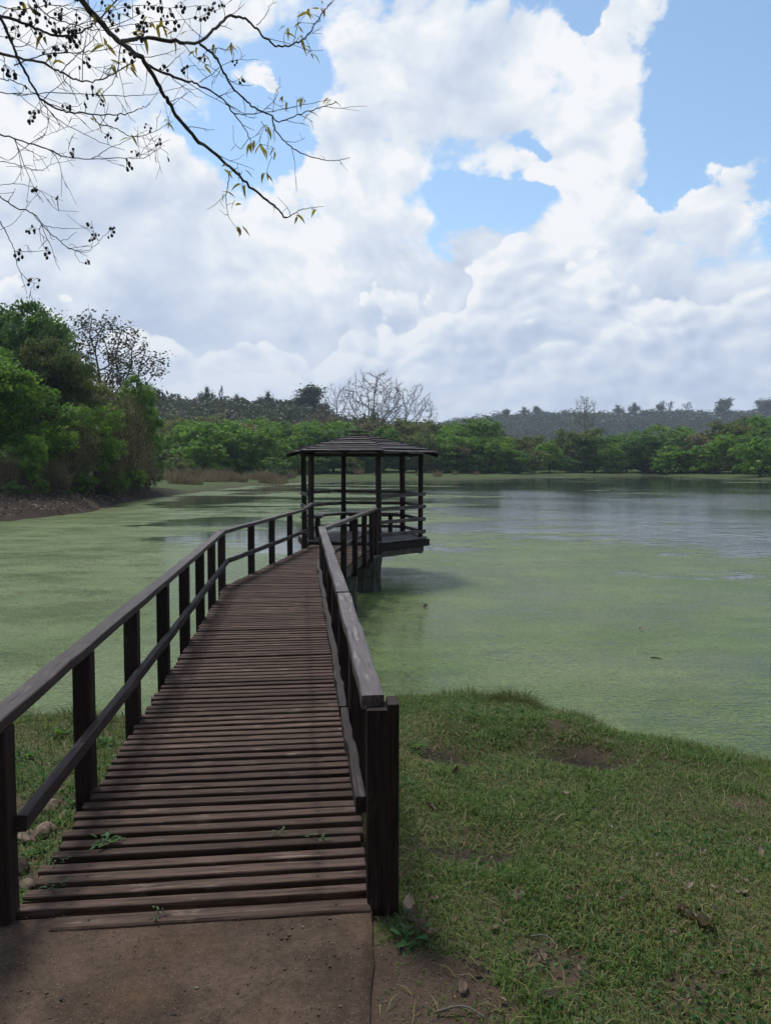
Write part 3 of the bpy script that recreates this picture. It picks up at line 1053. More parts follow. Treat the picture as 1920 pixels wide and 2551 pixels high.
def build_gazebo():
    C = Vector((-0.55, 17.05, 0))
    root = tag(empty('gazebo', C), 'open hexagonal timber gazebo with slatted roof standing over the pond', 'gazebo')
    P = lambda v: v - C
    r = random.Random(8)
    # platform: six edge beams, doubled, with their ends running past the corners
    out = [C + (p - C) * 1.07 for p in GP]
    for i in range(6):
        a, b = out[i], out[(i + 1) % 6]
        d = (b - a).normalized()
        e0, e1 = (.16, .12) if i % 2 == 0 else (-.05, -.05)
        z = -.125
        beam('edge_beam', P(a - d * e0 + Vector((0, 0, z))), P(b + d * e1 + Vector((0, 0, z))), .07, .15, M['post'], root, .006, 4, .002)
        ins = (C - (a + b) / 2).normalized() * .05
        beam('lower_beam', P(a + d * .06 + ins + Vector((0, 0, -.27))), P(b - d * .06 + ins + Vector((0, 0, -.27))), .09, .13, M['roof'], root, .006, 4, .002)
        hd = (b - a) * .5
        beam('rim_board', P(a + d * .02 + Vector((0, 0, -.018))), P(b - d * .02 + Vector((0, 0, -.018))), .13, .032, M['floor'], root, .004, 4, .002)
    # floor planks clipped to the hexagon, running across the walkway
    poly = [(p.x, p.y) for p in [C + (q - C) * 1.0 for q in GP]]

    def span(y):
        xs = []
        for i in range(6):
            (x0, y0), (x1, y1) = poly[i], poly[(i + 1) % 6]
            if (y0 > y) != (y1 > y):
                xs.append(x0 + (x1 - x0) * (y - y0) / (y1 - y0))
        return (min(xs), max(xs)) if len(xs) > 1 else None
    y = 15.2
    floor = link('platform_floor', box_mesh('platform_floor', 1.6, .08, .08, M['post'], .004), root, P(Vector((-.5, 17.0, -.2))))
    y = 15.86
    while y < 18.25:
        s = span(y)
        if s and s[1] - s[0] > .3:
            x0, x1 = s[0] + .05, s[1] - .05
            if y < 16.2:
                x0, x1 = max(x0, -1.52), x1
            beam('plank', P(Vector((x0, y, -.0225))) - floor.location, P(Vector((x1, y, -.0225))) - floor.location, .082, .036, M['floor'], floor, .005, 3, .0015, int(y * 100))
        y += .095
    # landing planks between the walkway end and the platform
    # posts
    tops = []
    for i, p in enumerate(GP):
        top = 1.80
        me = box_mesh('post', top + .36, .095, .095, M['post'], .007, 30 + i, 5, .0018)
        q = p.copy()
        o = link('post', me, root, P(q + Vector((0, 0, (top - .36) / 2))))
        o.rotation_euler = (0, -pi / 2, 0)
        ln = {0: -.012, 5: .008}.get(i, r.uniform(-.008, .008))
        from mathutils import Matrix
        o.rotation_euler = (Matrix.Rotation(ln, 3, 'Y') @ Matrix.Rotation(atan2(p.y - C.y, p.x - C.x), 3, 'Z') @ Matrix.Rotation(-pi / 2, 3, 'Y')).to_euler()
    # rail boards, four high, on five of the six sides
    for i in range(5):
        a, b = GP[i], GP[i + 1]
        d = (b - a).normalized()
        n = ((a + b) / 2 - C).normalized() * .066
        for z in (.115, .39, .665, .935):
            ext = .08 if i == 0 else .03
            zz = z + r.uniform(-.012, .012)
            beam('side_rail', P(a - d * .03 + n + Vector((0, 0, zz))), P(b + d * ext + n + Vector((0, 0, zz + r.uniform(-.014, .014)))), .035, .075, M['roof'], root, .005, 6, .002, i * 9 + int(z * 10))
    # roof: hips, a ring plate and eight courses of slats per face
    c2 = Vector((-.55, 17.05, 0))
    ang = [atan2(p.x - C.x, -(p.y - C.y)) for p in GP]
    ang = [R(17) + R(60) * k for k in range(6)]
    dirs = [Vector((sin(a), -cos(a), 0)) for a in ang]
    RO, RI, ZE, ZA = 1.76, .16, 1.845, 2.235
    roof = link('roof', box_mesh('roof_plate', .40, .34, .035, M['roof'], .006), root, P(c2 + Vector((0, 0, 2.30))))
    base = roof.location
    for k in range(6):
        d = dirs[k]
        q0 = P(c2 + d * .05 + Vector((0, 0, ZA - .02))) - base
        q1 = P(c2 + d * (RO - .03) + Vector((0, 0, ZE - .075))) - base
        beam('hip_rafter', q0, q1, .055, .075, M['post'], roof)
        a, b = GP[k], GP[(k + 1) % 6]
        beam('wall_plate', P(a + Vector((0, 0, 1.785))) - base, P(b + Vector((0, 0, 1.785))) - base, .06, .055, M['post'], roof, .005)
    NS = 8
    for k in range(6):
        d0, d1 = dirs[k], dirs[(k + 1) % 6]
        for s in range(NS):
            t0 = 1 - s / NS
            ro = RI + (RO - RI) * t0
            ri = max(ro - .225, .03)
            zl = lambda rr: ZA + (ZE - ZA) * ((rr - RI) / (RO - RI)) ** 1.0
            zo = zl(ro) + .020 + r.uniform(-.006, .006)
            zi = zo + .022 + r.uniform(-.004, .004)
            th = .026
            sag = r.uniform(-.008, .008)
            V, F = [], []
            n = 6
            over = .02 + r.uniform(-.01, .02)
            e = (d1 - d0).normalized()
            for j in range(n + 1):
                t = j / n
                po = d0 * ro + (d1 - d0) * ro * t
                pi_ = d0 * ri + (d1 - d0) * ri * t
                ex = e * (over * (2 * t - 1))
                w = sag * sin(pi * t) + .010 * (1 if k % 2 else 0)
                for q, z in ((po + ex, zo + w), (pi_, zi + w), (pi_, zi + w - th), (po + ex, zo + w - th)):
                    V.append((q.x, q.y, z))
            for j in range(n):
                for m_ in range(4):
                    a, b = j * 4 + m_, j * 4 + (m_ + 1) % 4
                    F.append((a, b, b + 4, a + 4))
            F += [(3, 2, 1, 0), (n * 4, n * 4 + 1, n * 4 + 2, n * 4 + 3)]
            mid = np.mean(np.array(V), 0)
            ax = Vector((e.x, e.y, 0))
            yaw = atan2(ax.y, ax.x)
            cs, sn = cos(-yaw), sin(-yaw)
            VL = [((x - mid[0]) * cs - (y_ - mid[1]) * sn, (x - mid[0]) * sn + (y_ - mid[1]) * cs, z - mid[2]) for x, y_, z in V]
            o = link('slat', make_mesh('slat', VL, F, M['roof']), roof, P(c2 + Vector((mid[0], mid[1], mid[2]))) - base)
            o.rotation_euler.z = yaw
    # benches along the back and left sides
    for (i, j) in ((3, 4), (2, 3)):
        a, b = GP[i], GP[j]
        d = (b - a).normalized()
        n = (C - (a + b) / 2).normalized()
        p0, p1 = a + d * .10 + n * .20, b - d * .10 + n * .20
        seat = beam('bench_seat', P(p0 + Vector((0, 0, .43))), P(p1 + Vector((0, 0, .43))), .30, .05, M['rail'], root, .006, 3, .002)
        for t in (.12, .88):
            q = p0.lerp(p1, t)
            link('bench_leg', box_mesh('bench_leg', .40, .09, .09, M['post'], .005), seat, seat.matrix_basis.inverted() @ P(q + Vector((0, 0, .203))), rot=(0, pi / 2, 0))
    # small table-height seat by the entrance on the left
    a = Vector((-1.52, 16.45, .45))
    s2 = beam('bench_seat', P(a), P(a + Vector((.02, .55, 0))), .30, .05, M['rail'], root, .006, 3, .002)
    link('bench_leg', box_mesh('bench_leg', .42, .08, .08, M['post'], .005), s2, s2.matrix_basis.inverted() @ P(Vector((-1.47, 16.7, .213))), rot=(0, pi / 2, 0))
    # one stout pile in the middle carries the platform
    V, F = [], []
    for i in range(7):
        z = -2 + 1.66 * i / 6
        for j in range(24):
            t = 2 * pi * j / 24
            rr = .30 * (1 + .08 * sin(5 * t + z) + .05 * sin(11 * t))
            V.append((rr * cos(t), rr * sin(t), z))
    for i in range(6):
        for j in range(24):
            a_, b_ = i * 24 + j, i * 24 + (j + 1) % 24
            F.append((a_, b_, b_ + 24, a_ + 24))
    link('pile', make_mesh('pile', V, F, M['pile']), root, P(Vector((-.75, 17.1, 0))))


build_gazebo()
# ================================================================== trees
def unit(v):
    return v / (np.linalg.norm(v, axis=-1, keepdims=True) + 1e-9)


def leaf_quads(c, L, W, r, flat=0.5, droop=0.0):
    """one rhombic leaf per centre: V (4n,3), F (n,4)"""
    n = len(c)
    d = r.normal(size=(n, 3))
    d[:, 2] = d[:, 2] * flat - droop
    d = unit(d)
    s = unit(np.cross(d, r.normal(size=(n, 3)) * np.array([1, 1, .45]) + np.array([0, 0, 1.0])))
    k = r.uniform(.65, 1.3, (n, 1))
    a, b = d * (L / 2) * k, s * (W / 2) * k
    V = np.stack([c - a, c + b - a * .1, c + a, c - b - a * .1], 1).reshape(-1, 3)
    F = np.arange(4 * n).reshape(-1, 4)
    return V, F


def branchy(r, p0, d0, length, rad, depth, paths, tips, n_child=(3, 5), spread=0.75, up=0.10, wob=0.16, segs=6, minr=0.004, ratio=0.68, start=0.35):
    """recursive limbs: fills paths with (points, radii) and tips with the ends"""
    pts, d = [np.array(p0, float)], unit(np.array(d0, float))
    dirs = [d]
    for i in range(segs):
        d = unit(d + r.normal(size=3) * wob + np.array([0, 0, up]))
        pts.append(pts[-1] + d * length / segs)
        dirs.append(d)
    pts = np.array(pts)
    end = max(minr, rad * (0.45 if depth > 0 else 0.3))
    paths.append((pts, np.linspace(rad, end, segs + 1)))
    if depth == 0:
        tips.append(pts[-1])
        tips.append(pts[segs // 2])
        return
    nc = int(r.integers(n_child[0], n_child[1] + 1))
    for k in range(nc):
        t = start + (1 - start) * (k + r.uniform(.2, .9)) / nc
        i = min(int(t * segs), segs - 1)
        f = t * segs - i
        q = pts[i] * (1 - f) + pts[i + 1] * f
        side_ = unit(np.cross(dirs[i], r.normal(size=3)))
        nd = unit(dirs[i] + side_ * spread * r.uniform(.7, 1.3))
        rr = (rad + (end - rad) * t) * r.uniform(.5, .72)
        branchy(r, q, nd, length * ratio * r.uniform(.75, 1.15) * (1.15 - .35 * t), max(rr, minr), depth - 1, paths, tips, n_child, spread, up, wob, max(3, segs - 1), minr, ratio, start)
    branchy(r, pts[-1], dirs[-1], length * ratio * .9, end, depth - 1, paths, tips, n_child, spread, up, wob, max(3, segs - 1), minr, ratio, start)


def clumps(r, centres, radii, per_area, L, W, sub=18, low=-0.55, squash=0.8, core=0.66):
    """leaf masses: each lobe carries many small sprays over its outer shell"""
    CC, TT = [], []
    for c, R_ in zip(centres, radii):
        m = max(6, int(sub * (R_ / np.mean(radii)) ** 2))
        u = unit(r.normal(size=(m * 2, 3)))
        u = u[u[:, 2] > low][:m]
        m = len(u)
        sc = c + u * (R_ * r.uniform(core, 1.02, (m, 1))) * np.array([1, 1, squash])
        n = max(8, int(per_area * R_ * R_ / m))
        st = r.uniform(0, 1, m) * .70 + r.uniform(.0, .30)
        for k in range(m):
            q = r.normal(size=(n, 3)) * R_ * np.array([.17, .17, .10])
            CC.append(sc[k] + q)
            TT.append(np.clip(st[k] + r.normal(size=n) * .10, 0, 1))
    C = np.concatenate(CC)
    T = np.concatenate(TT)
    V, F = leaf_quads(C, L, W, r, .6, .1)
    return V, F, np.repeat(T, 4)


def lobes(r, n, H, W, z0, rmin, rmax):
    """lobe centres filling a rounded crown from z0 up to H, W wide"""
    out, rad = [], []
    tries = 0
    while len(out) < n and tries < 4000:
        tries += 1
        p = r.uniform(-1, 1, 3)
        if np.linalg.norm(p) > 1:
            continue
        p = unit(p) * np.linalg.norm(p) ** .5
        zc = (z0 + H) / 2
        q = np.array([p[0] * W * .36, p[1] * W * .36, zc + p[2] * (H - z0) * .36])
        R_ = r.uniform(rmin, rmax)
        if all(np.linalg.norm(q - o) > (R_ + w) * .55 for o, w in zip(out, rad)):
            out.append(q)
            rad.append(R_)
    return np.array(out), np.array(rad)


def proto_tree(name, seed, H, W, z0, nl, leafL, leafW, dens, mat, trunk_mat='bark', rl=(.13, .22), sub=18, stems=1, tr=.028, squash=.8, twig=True):
    """leafy tree: trunk and limbs reaching every lobe of its crown; meshes only"""
    r = rng(seed)
    C, Rd = lobes(r, nl, H, W, z0, rl[0] * H, rl[1] * H)
    if name == 'far':                      # far shore crowns hang down to the ground
        for k in range(7):
            a = 2 * pi * k / 7 + r.uniform(-.3, .3)
            C = np.vstack([C, [cos(a) * W * .30, sin(a) * W * .30, H * r.uniform(.12, .26)]])
            Rd = np.append(Rd, H * r.uniform(.13, .19))
    V, F, T = clumps(r, C, Rd, dens, leafL, leafW, sub, squash=squash)
    crown = make_mesh('crown', V, F, M[mat], False, {'tint': T})
    paths = []
    for s in range(stems):
        b = r.normal(size=3) * np.array([.05, .05, 0]) * H * (stems > 1)
        top = np.array([r.normal() * .05 * H, r.normal() * .05 * H, z0 + (H - z0) * .35]) + b * 2
        n = 6
        P = np.array([b + (top - b) * t + np.array([sin(t * 5 + s) * .012 * H, cos(t * 4 + s) * .012 * H, 0]) * (t > 0) for t in np.linspace(0, 1, n)])
        P[0, 2] = -.4
        paths.append((P, np.linspace(tr * H, tr * H * .55, n)))
        for c in C[s::stems]:
            k = int(r.integers(2, n))
            a = P[k]
            mid = (a + c) / 2 + r.normal(size=3) * .04 * H - np.array([0, 0, .03 * H])
            Q = np.array([a, (a * .6 + mid * .4), mid, (mid + c) / 2 + r.normal(size=3) * .015 * H, c])
            paths.append((Q, np.linspace(tr * H * .38, tr * H * .10, 5)))
            if twig:
                for _ in range(3):
                    e = c + unit(r.normal(size=3)) * .14 * H
                    paths.append((np.array([mid, (mid + e) / 2 + r.normal(size=3) * .02 * H, e]), np.linspace(tr * H * .16, tr * H * .05, 3)))
    TV, TF = tubes(paths, 5)
    trunk = make_mesh('trunk', TV, TF, M[trunk_mat], True)
    return trunk, crown


def proto_bare(seed, H, depth=4, mat='bark_pale', lean=(0, 0), spread=.62, fork=.42, tr=.022, n_child=(3, 4), leaf=None, leafL=.3, nleaf=6, up=.08, wob=.13, minr=.012, ratio=.66):
    """bare or thin tree: limbs only, optionally a few leaves at the twig ends"""
    r = rng(seed)
    paths, tips = [], []
    branchy(r, (0, 0, -.4), (lean[0], lean[1], 1), H * fork, tr * H, depth, paths, tips, n_child, spread, up, wob, 6, minr, ratio, .45)
    zmax = max(p[0][:, 2].max() for p in paths)
    k = H / zmax
    paths = [(p * k, rd) for p, rd in paths]
    TV, TF = tubes(paths, 4)
    trunk = make_mesh('trunk', TV, TF, M[mat], True)
    crown = None
    if leaf:
        tp = np.array(tips) * k
        c = np.repeat(tp, nleaf, 0) + r.normal(size=(len(tp) * nleaf, 3)) * leafL * .9
        V, F = leaf_quads(c, leafL, leafL * .55, r)
        t = np.repeat(np.repeat(r.uniform(0, 1, len(tp)), nleaf), 4)
        crown = make_mesh('crown', V, F, M[leaf], False, {'tint': t})
    return trunk, crown


def proto_crowned(seed, H, W, z0, nat=520, step=.5, kill=.95, reach=4.5, base_r=.30, tip=.030, fork=.32, mat='bark_pale', leaf=None, leafL=.3, nleaf=3, flat=1.0, twigs=2):
    """bare tree grown towards points spread through a rounded crown, so that its twigs fill the dome"""
    r = rng(seed)
    u = unit(r.normal(size=(nat * 3, 3)))
    A = u * (r.uniform(0, 1, (nat * 3, 1)) ** .38)
    A = A[A[:, 2] > -.75][:nat]
    zc = z0 + (H - z0) * .42
    A = A * np.array([W / 2, W / 2, (H - zc)]) + np.array([0, 0, zc])
    A += r.normal(size=A.shape) * .25
    N, par = [np.array([0, 0, -.4])], [-1]
    lean = r.normal(size=2) * .05
    while N[-1][2] < H * fork:
        N.append(N[-1] + np.array([lean[0] + r.normal() * .06, lean[1] + r.normal() * .06, 1]) * step)
        par.append(len(N) - 2)
    alive = np.ones(len(A), bool)
    for it in range(110):
        if not alive.any():
            break
        P = np.array(N)
        B = A[alive]
        d = np.linalg.norm(B[:, None, :] - P[None], axis=2)
        near = d.argmin(1)
        dm = d.min(1)
        lim = reach if it > 14 else 99
        grown = False
        for k in np.unique(near[dm < lim]):
            dirs = unit(B[(near == k) & (dm < lim)] - P[k]).sum(0) + r.normal(size=3) * .12 + np.array([0, 0, .35])
            N.append(P[k] + unit(dirs[None])[0] * step)
            par.append(int(k))
            grown = True
        idx = np.where(alive)[0]
        alive[idx[dm < kill]] = False
        if not grown or len(N) > 3200:
            break
    N = np.array(N)
    par = np.array(par)
    load = np.zeros(len(N))
    nch = np.zeros(len(N), int)
    for i in range(len(N) - 1, 0, -1):
        if nch[i] == 0:
            load[i] = 1
        load[par[i]] += load[i]
        nch[par[i]] += 1
    rad = tip + (base_r - tip) * (load / load.max()) ** .52
    main = {}
    for i in range(1, len(N)):
        p = par[i]
        if p not in main or load[i] > load[main[p]]:
            main[p] = i
    paths, tips = [], []
    for i in range(1, len(N)):
        if main.get(par[i]) == i and par[i] != 0:
            continue
        ch = [par[i], i]
        while ch[-1] in main:
            ch.append(main[ch[-1]])
        q = N[ch]
        rd = rad[ch].copy()
        rd[0] = min(rd[0], rd[1] * 1.15) if par[i] != 0 else rd[0]
        if len(q) > 3:
            q[1:-1] = q[1:-1] * .5 + (q[:-2] + q[2:]) * .25
        paths.append((q, rd))
        tips.append(q[-1])
        for s in range(1, len(q)):
            for _ in range(twigs if rd[s] < tip * 2.6 else 0):
                tips.append(q[s] + r.normal(size=3) * step * .6)
                e = unit((unit((q[s] - q[s - 1])[None])[0] + r.normal(size=3) * .75)[None])[0]
                l = r.uniform(.35, .9) * step * 1.6
                paths.append((np.array([q[s], q[s] + e * l * .5, q[s] + e * l + np.array([0, 0, .1 * l])]), np.array([tip * .75, tip * .6, tip * .45])))
    TV, TF = tubes(paths, 4)
    trunk = make_mesh('trunk', TV, TF, M[mat], True)
    crown = None
    if leaf:
        c = np.repeat(np.array(tips), nleaf, 0) + r.normal(size=(len(tips) * nleaf, 3)) * leafL
        V, F = leaf_quads(c, leafL, leafL * .55, r)
        crown = make_mesh('crown', V, F, M[leaf], False, {'tint': np.repeat(np.repeat(r.uniform(0, 1, len(tips)), nleaf), 4)})
    return trunk, crown


def proto_thicket(seed, H, W, mat='leaf_brown', nst=26, leafL=.11, nleaf=14):
    """tangle of thin stems with a thin cover of brownish leaves"""
    r = rng(seed)
    paths, tips = [], []
    for _ in range(nst):
        a, q = r.uniform(0, 2 * pi), sqrt(r.uniform(0, 1)) * W * .30
        d = np.array([cos(a) * r.uniform(.1, .55), sin(a) * r.uniform(.1, .55), 1])
        branchy(r, (cos(a) * q, sin(a) * q, -.2), d, H * r.uniform(.35, .55), .034, 2, paths, tips, (3, 5), .6, .02, .15, 5, .012, .6, .3)
    zmax = np.percentile([p[0][:, 2].max() for p in paths], 98)
    k = H / zmax
    paths = [(p * np.array([1, 1, k]), rd) for p, rd in paths]
    TV, TF = tubes(paths, 3)
    stems = make_mesh('stems', TV, TF, M['bark'], True)
    tp = np.array(tips) * np.array([1, 1, k])
    c = np.repeat(tp, nleaf, 0) + r.normal(size=(len(tp) * nleaf, 3)) * .22
    V, F = leaf_quads(c, leafL, leafL * .5, r, .8, .15)
    t = np.repeat(np.clip(np.repeat(r.uniform(0, 1, len(tp)), nleaf) + r.normal(size=len(c)) * .08, 0, 1), 4)
    crown = make_mesh('crown', V, F, M[mat], False, {'tint': t})
    return stems, crown


def place_tree(name, proto, loc, rz, sc, label, cat='tree', group=None, mat=None, stem='trunk'):
    e = empty(name, loc, rz)
    e.scale = sc if hasattr(sc, '__len__') else (sc,) * 3
    tag(e, label, cat, group)
    t, c = proto
    if t is not None:
        link(stem, t, e)
    if c is not None:
        o = link('crown', c, e)
        if mat:
            o.material_slots[0].link = 'OBJECT'
            o.material_slots[0].material = M[mat]
    return e


DS = 1920 / 1665.0


def spot(px, Y):
    """ground point Y metres out, under a column of the (1665 wide) picture"""
    x = ray(px * DS, 1275)[0] * Y
    return Vector((x, Y, float(height(np.array([x]), np.array([Y]))[0]) - .05))


def top_h(py, Y, z):
    """tree height that reaches row py of the picture from ground z"""
    return EYE + ray(960, py * DS)[1] * Y - z


near_a = proto_tree('near', 11, 8.0, 7.0, 1.4, 15, .21, .11, 850, 'leaf_green', sub=22)
near_b = proto_tree('near', 12, 8.0, 6.4, .8, 16, .21, .11, 850, 'leaf_green', sub=22, rl=(.11, .20))
near_c = proto_tree('near', 13, 6.0, 5.0, .9, 12, .18, .095, 900, 'leaf_green', sub=20)
thick_a = proto_thicket(21, 5.0, 5.5)
thick_b = proto_thicket(22, 4.0, 5.0, nst=30)
bush_a = proto_tree('bush', 31, 2.4, 3.4, .1, 9, .12, .065, 1900, 'leaf_dark', rl=(.22, .34), stems=3, tr=.016)
sparse = proto_crowned(41, 10.0, 7.2, 3.5, 480, .36, .5, 3.0, .16, .014, .36, 'bark_dark', 'leaf_black', .20, 9, twigs=1)
far = [proto_tree('far', 60 + k, 9.0, 9.5 + (k % 3), -.4, 22, .40, .22, 190, 'leaf_green', rl=(.12, .22), sub=15, twig=False) for k in range(6)]
far_bush = proto_tree('far', 70, 4.0, 5.2, .1, 10, .34, .2, 230, 'leaf_bright', rl=(.18, .28), sub=12, stems=3, twig=False)
far_brown = proto_bare(71, 8.0, 4, 'bark', (0, 0), .6, .35, .022, (3, 5), 'leaf_brown', .34, 5, minr=.03)
bare_a = proto_crowned(81, 18.0, 11.0, 7.0, 640, .6, .85, tip=.018, base_r=.25, twigs=4)
bare_b = proto_crowned(82, 18.0, 14.0, 5.5, 640, .6, .9, tip=.018, base_r=.25, fork=.26, twigs=4)
bare_c = proto_crowned(88, 18.0, 10.0, 7.0, 460, .6, .95, tip=.018, base_r=.21, twigs=4)
ridge_a = proto_bare(91, 12.0, 3, 'bark_dark', (.1, 0), .7, .5, .022, (3, 5), 'leaf_far', .8, 5, minr=.06)
ridge_b = proto_bare(92, 12.0, 3, 'bark_dark', (0, 0), .75, .5, .020, (3, 5), 'leaf_far', 1.0, 8, minr=.06, up=-.02)
ridge_c = proto_bare(93, 12.0, 4, 'bark_dark', (0, .1), .55, .45, .018, (2, 4), None, minr=.06)

# ---- the wood on the left bank: px, depth, top row, kind, width factor, material, label
LEFT = [
    ('broadleaf_tree', near_a, -50, 40.5, 745, 1.05, 'leaf_green', 'lush green tree at the left edge, its lit crown lowest and nearest'),
    ('broadleaf_tree', near_b, 78, 49.0, 660, .62, 'leaf_dark', 'tallest dark green tree at the back of the left bank wood'),
    ('broadleaf_tree', near_a, -40, 54.0, 640, .85, 'leaf_dark', 'tall dark tree cut by the left edge behind the lush one'),
    ('thin_tree', sparse, 226, 62.0, 684, .95, None, 'thin dark open tree standing against the sky above the left wood'),
    ('broadleaf_tree', near_c, 92, 41.5, 838, .85, 'leaf_green', 'rounded green tree bulging out beside the lush left edge tree'),
    ('broadleaf_tree', near_b, 190, 49.0, 815, .72, 'leaf_olive', 'olive tree in the middle of the left wood below the thin tree'),
    ('broadleaf_tree', near_c, 200, 45.5, 878, .80, 'leaf_green', 'mid green round tree in front of the brown thickets'),
    ('broadleaf_tree', near_b, 290, 56.0, 816, .50, 'leaf_green', 'dark green tree forming the right shoulder of the left wood'),
    ('broadleaf_tree', near_c, 318, 57.0, 880, .52, 'leaf_green', 'slim green tree at the right end of the left wood'),
    ('broadleaf_tree', near_a, 120, 47.0, 735, .62, 'leaf_olive', 'greyish olive tree between the tallest dark tree and the thin tree'),
    ('young_tree', near_c, 72, 38.0, 940, .50, 'leaf_bright', 'young green tree with a bare stem near the left waterline'),
    ('broadleaf_tree', near_b, 12, 66.0, 800, .9, 'leaf_dark', 'dark tree deep in the left wood, seen under the lush crown'),
    ('broadleaf_tree', near_b, 150, 64.0, 822, .8, 'leaf_olive', 'olive tree deep in the wood behind the mid green round one'),
    ('bush', bush_a, 92, 39.0, 1035, 1.0, 'leaf_green', 'green bush on the bank under the young green tree'),
    ('bush', bush_a, 182, 43.0, 1020, 1.1, 'leaf_green', 'wide green bush at the foot of the mid green round tree'),
    ('bush', bush_a, 282, 51.0, 1000, 1.0, 'leaf_green', 'green bush on the bank at the foot of the high brown thicket'),
    ('bush', bush_a, 28, 36.5, 1040, 1.1, 'leaf_dark', 'dark spreading bush on the bank right of the edge bush'),
    ('bush', bush_a, 225, 46.5, 1010, 1.0, 'leaf_olive', 'olive bush on the bank between two green bushes'),
    ('bush', bush_a, 20, 43.0, 965, 1.2, 'leaf_dark', 'dark bush at the top of the bank near the left edge'),
    ('bush', bush_a, 120, 46.0, 965, 1.2, 'leaf_olive', 'olive bush at the top of the bank behind the young stem'),
    ('thicket', thick_a, 255, 49.0, 850, .62, None, 'high brown leafless thicket on the right part of the left wood'),
    ('thicket', thick_b, 150, 43.5, 905, .62, None, 'brown thicket left of the mid green round tree'),
    ('thicket', thick_b, 20, 38.0, 985, .9, None, 'tangled brown thicket low at the left edge of the bank'),
    ('thicket', thick_b, 125, 40.5, 995, .8, None, 'low brown tangle beside the young stem on the left bank'),
    ('thicket', thick_a, 235, 47.5, 975, .66, None, 'grey brown tangle above the dark bank in the wood centre'),
    ('thicket', thick_b, 300, 52.0, 960, .62, None, 'brown thicket at the right foot of the left wood'),
    ('thicket', thick_a, 160, 52.0, 790, .66, None, 'brown twiggy tree top below the thin dark tree'),
    ('bush', bush_a, 60, 37.5, 1058, .8, 'leaf_dark', 'dark green bush low on the left bank by the water'),
    ('bush', bush_a, 255, 47.0, 1022, .8, 'leaf_green', 'green bush hanging over the bank in the middle of the left shore'),
    ('bush', bush_a, 322, 56.0, 985, .75, 'leaf_green', 'fresh green bush at the right tip of the left wood'),
    ('bush', bush_a, 150, 41.0, 1056, .6, 'leaf_dark', 'small dark bush on the leaf strewn bank at left'),
    ('bush', bush_a, -5, 37.5, 1050, .8, 'leaf_dark', 'dark bush cut by the left edge above the litter'),
]
rr = random.Random(12)
for nm, proto, px, Y, py, wf, mt, lab in LEFT:
    p = spot(px, Y)
    zs = [v.co.z for v in (proto[1] or proto[0]).vertices]
    h0 = sorted(zs)[int(len(zs) * .995)]
    s = top_h(py, Y, p.z) / h0
    place_tree(nm, proto, p, rr.uniform(0, 6.28), (s * wf, s * wf, s), lab, 'tree' if nm.endswith('tree') else ('bush' if nm == 'bush' else 'thicket'),
               'trees of the wood on the left bank' if nm == 'broadleaf_tree' else ('thickets of the left bank' if nm == 'thicket' else ('bushes of the left bank' if nm == 'bush' else None)), mt, 'stems' if nm in ('thicket', 'bush') else 'trunk')

# ---- trees along the far shore: front row, second row
TOPX = [330, 400, 500, 600, 700, 800, 880, 960, 1020, 1060, 1110, 1180, 1250, 1320, 1400, 1500, 1580, 1665, 1760]
TOPY = [905, 893, 892, 898, 893, 895, 906, 912, 905, 922, 934, 930, 922, 920, 918, 908, 898, 893, 890]
DEPX = [330, 600, 800, 930, 1100, 1200, 1400, 1665, 1760]
DEPY = [106, 120, 130, 136, 138, 146, 156, 128, 122]


def far_row(n, x0, x1, dd, lift, seed, mats, gname, words, jx=12):
    r2 = random.Random(seed)
    for k in range(n):
        odd = r2.uniform(0, 1)
        px = x0 + (x1 - x0) * (k + .5) / n + r2.uniform(-jx, jx)
        Y = float(np.interp(px, DEPX, DEPY)) + dd + r2.uniform(-4, 4)
        py = float(np.interp(px, TOPX, TOPY)) + lift + r2.uniform(-9, 14)
        p = spot(px, Y)
        s = top_h(py, Y, p.z) / 8.7
        wf = r2.uniform(.95, 1.2)
        mt = r2.choice(mats)
        if odd < .08:
            mt = 'leaf_brown'
        elif odd < .26:
            mt, wf, s = 'leaf_olive', wf * .8, s * 1.10
        elif odd > .88:
            mt = 'leaf_bright'
        hue = {'leaf_green': 'green', 'leaf_bright': 'bright green', 'leaf_dark': 'dark green', 'leaf_olive': 'olive green', 'leaf_brown': 'brownish'}[mt]
        place_tree('far_shore_tree', far[r2.randrange(6)], p, r2.uniform(0, 6.28), (s * wf, s * wf, s),
                   f'{hue} bushy tree of the far shore {words}, {ORD[k]} from the left', 'tree', gname, mt)


ORD = ['first', 'second', 'third', 'fourth', 'fifth', 'sixth', 'seventh', 'eighth', 'ninth', 'tenth', 'eleventh', 'twelfth', 'thirteenth', 'fourteenth', 'fifteenth', 'sixteenth', 'seventeenth', 'eighteenth', 'nineteenth', 'twentieth', 'twenty-first', 'twenty-second', 'twenty-third', 'twenty-fourth', 'twenty-fifth', 'twenty-sixth', 'twenty-seventh', 'twenty-eighth']
far_row(24, 335, 1730, 0, 22, 5, ['leaf_green', 'leaf_green', 'leaf_dark', 'leaf_bright', 'leaf_green'], 'front row of far shore trees', 'front row')
far_row(25, 335, 1740, 20, 2, 6, ['leaf_green', 'leaf_green', 'leaf_bright', 'leaf_olive'], 'second row of far shore trees', 'second row')
far_row(14, 340, 1740, 46, 6, 7, ['leaf_dark', 'leaf_olive', 'leaf_green'], 'back row of far shore trees', 'back row', 30)

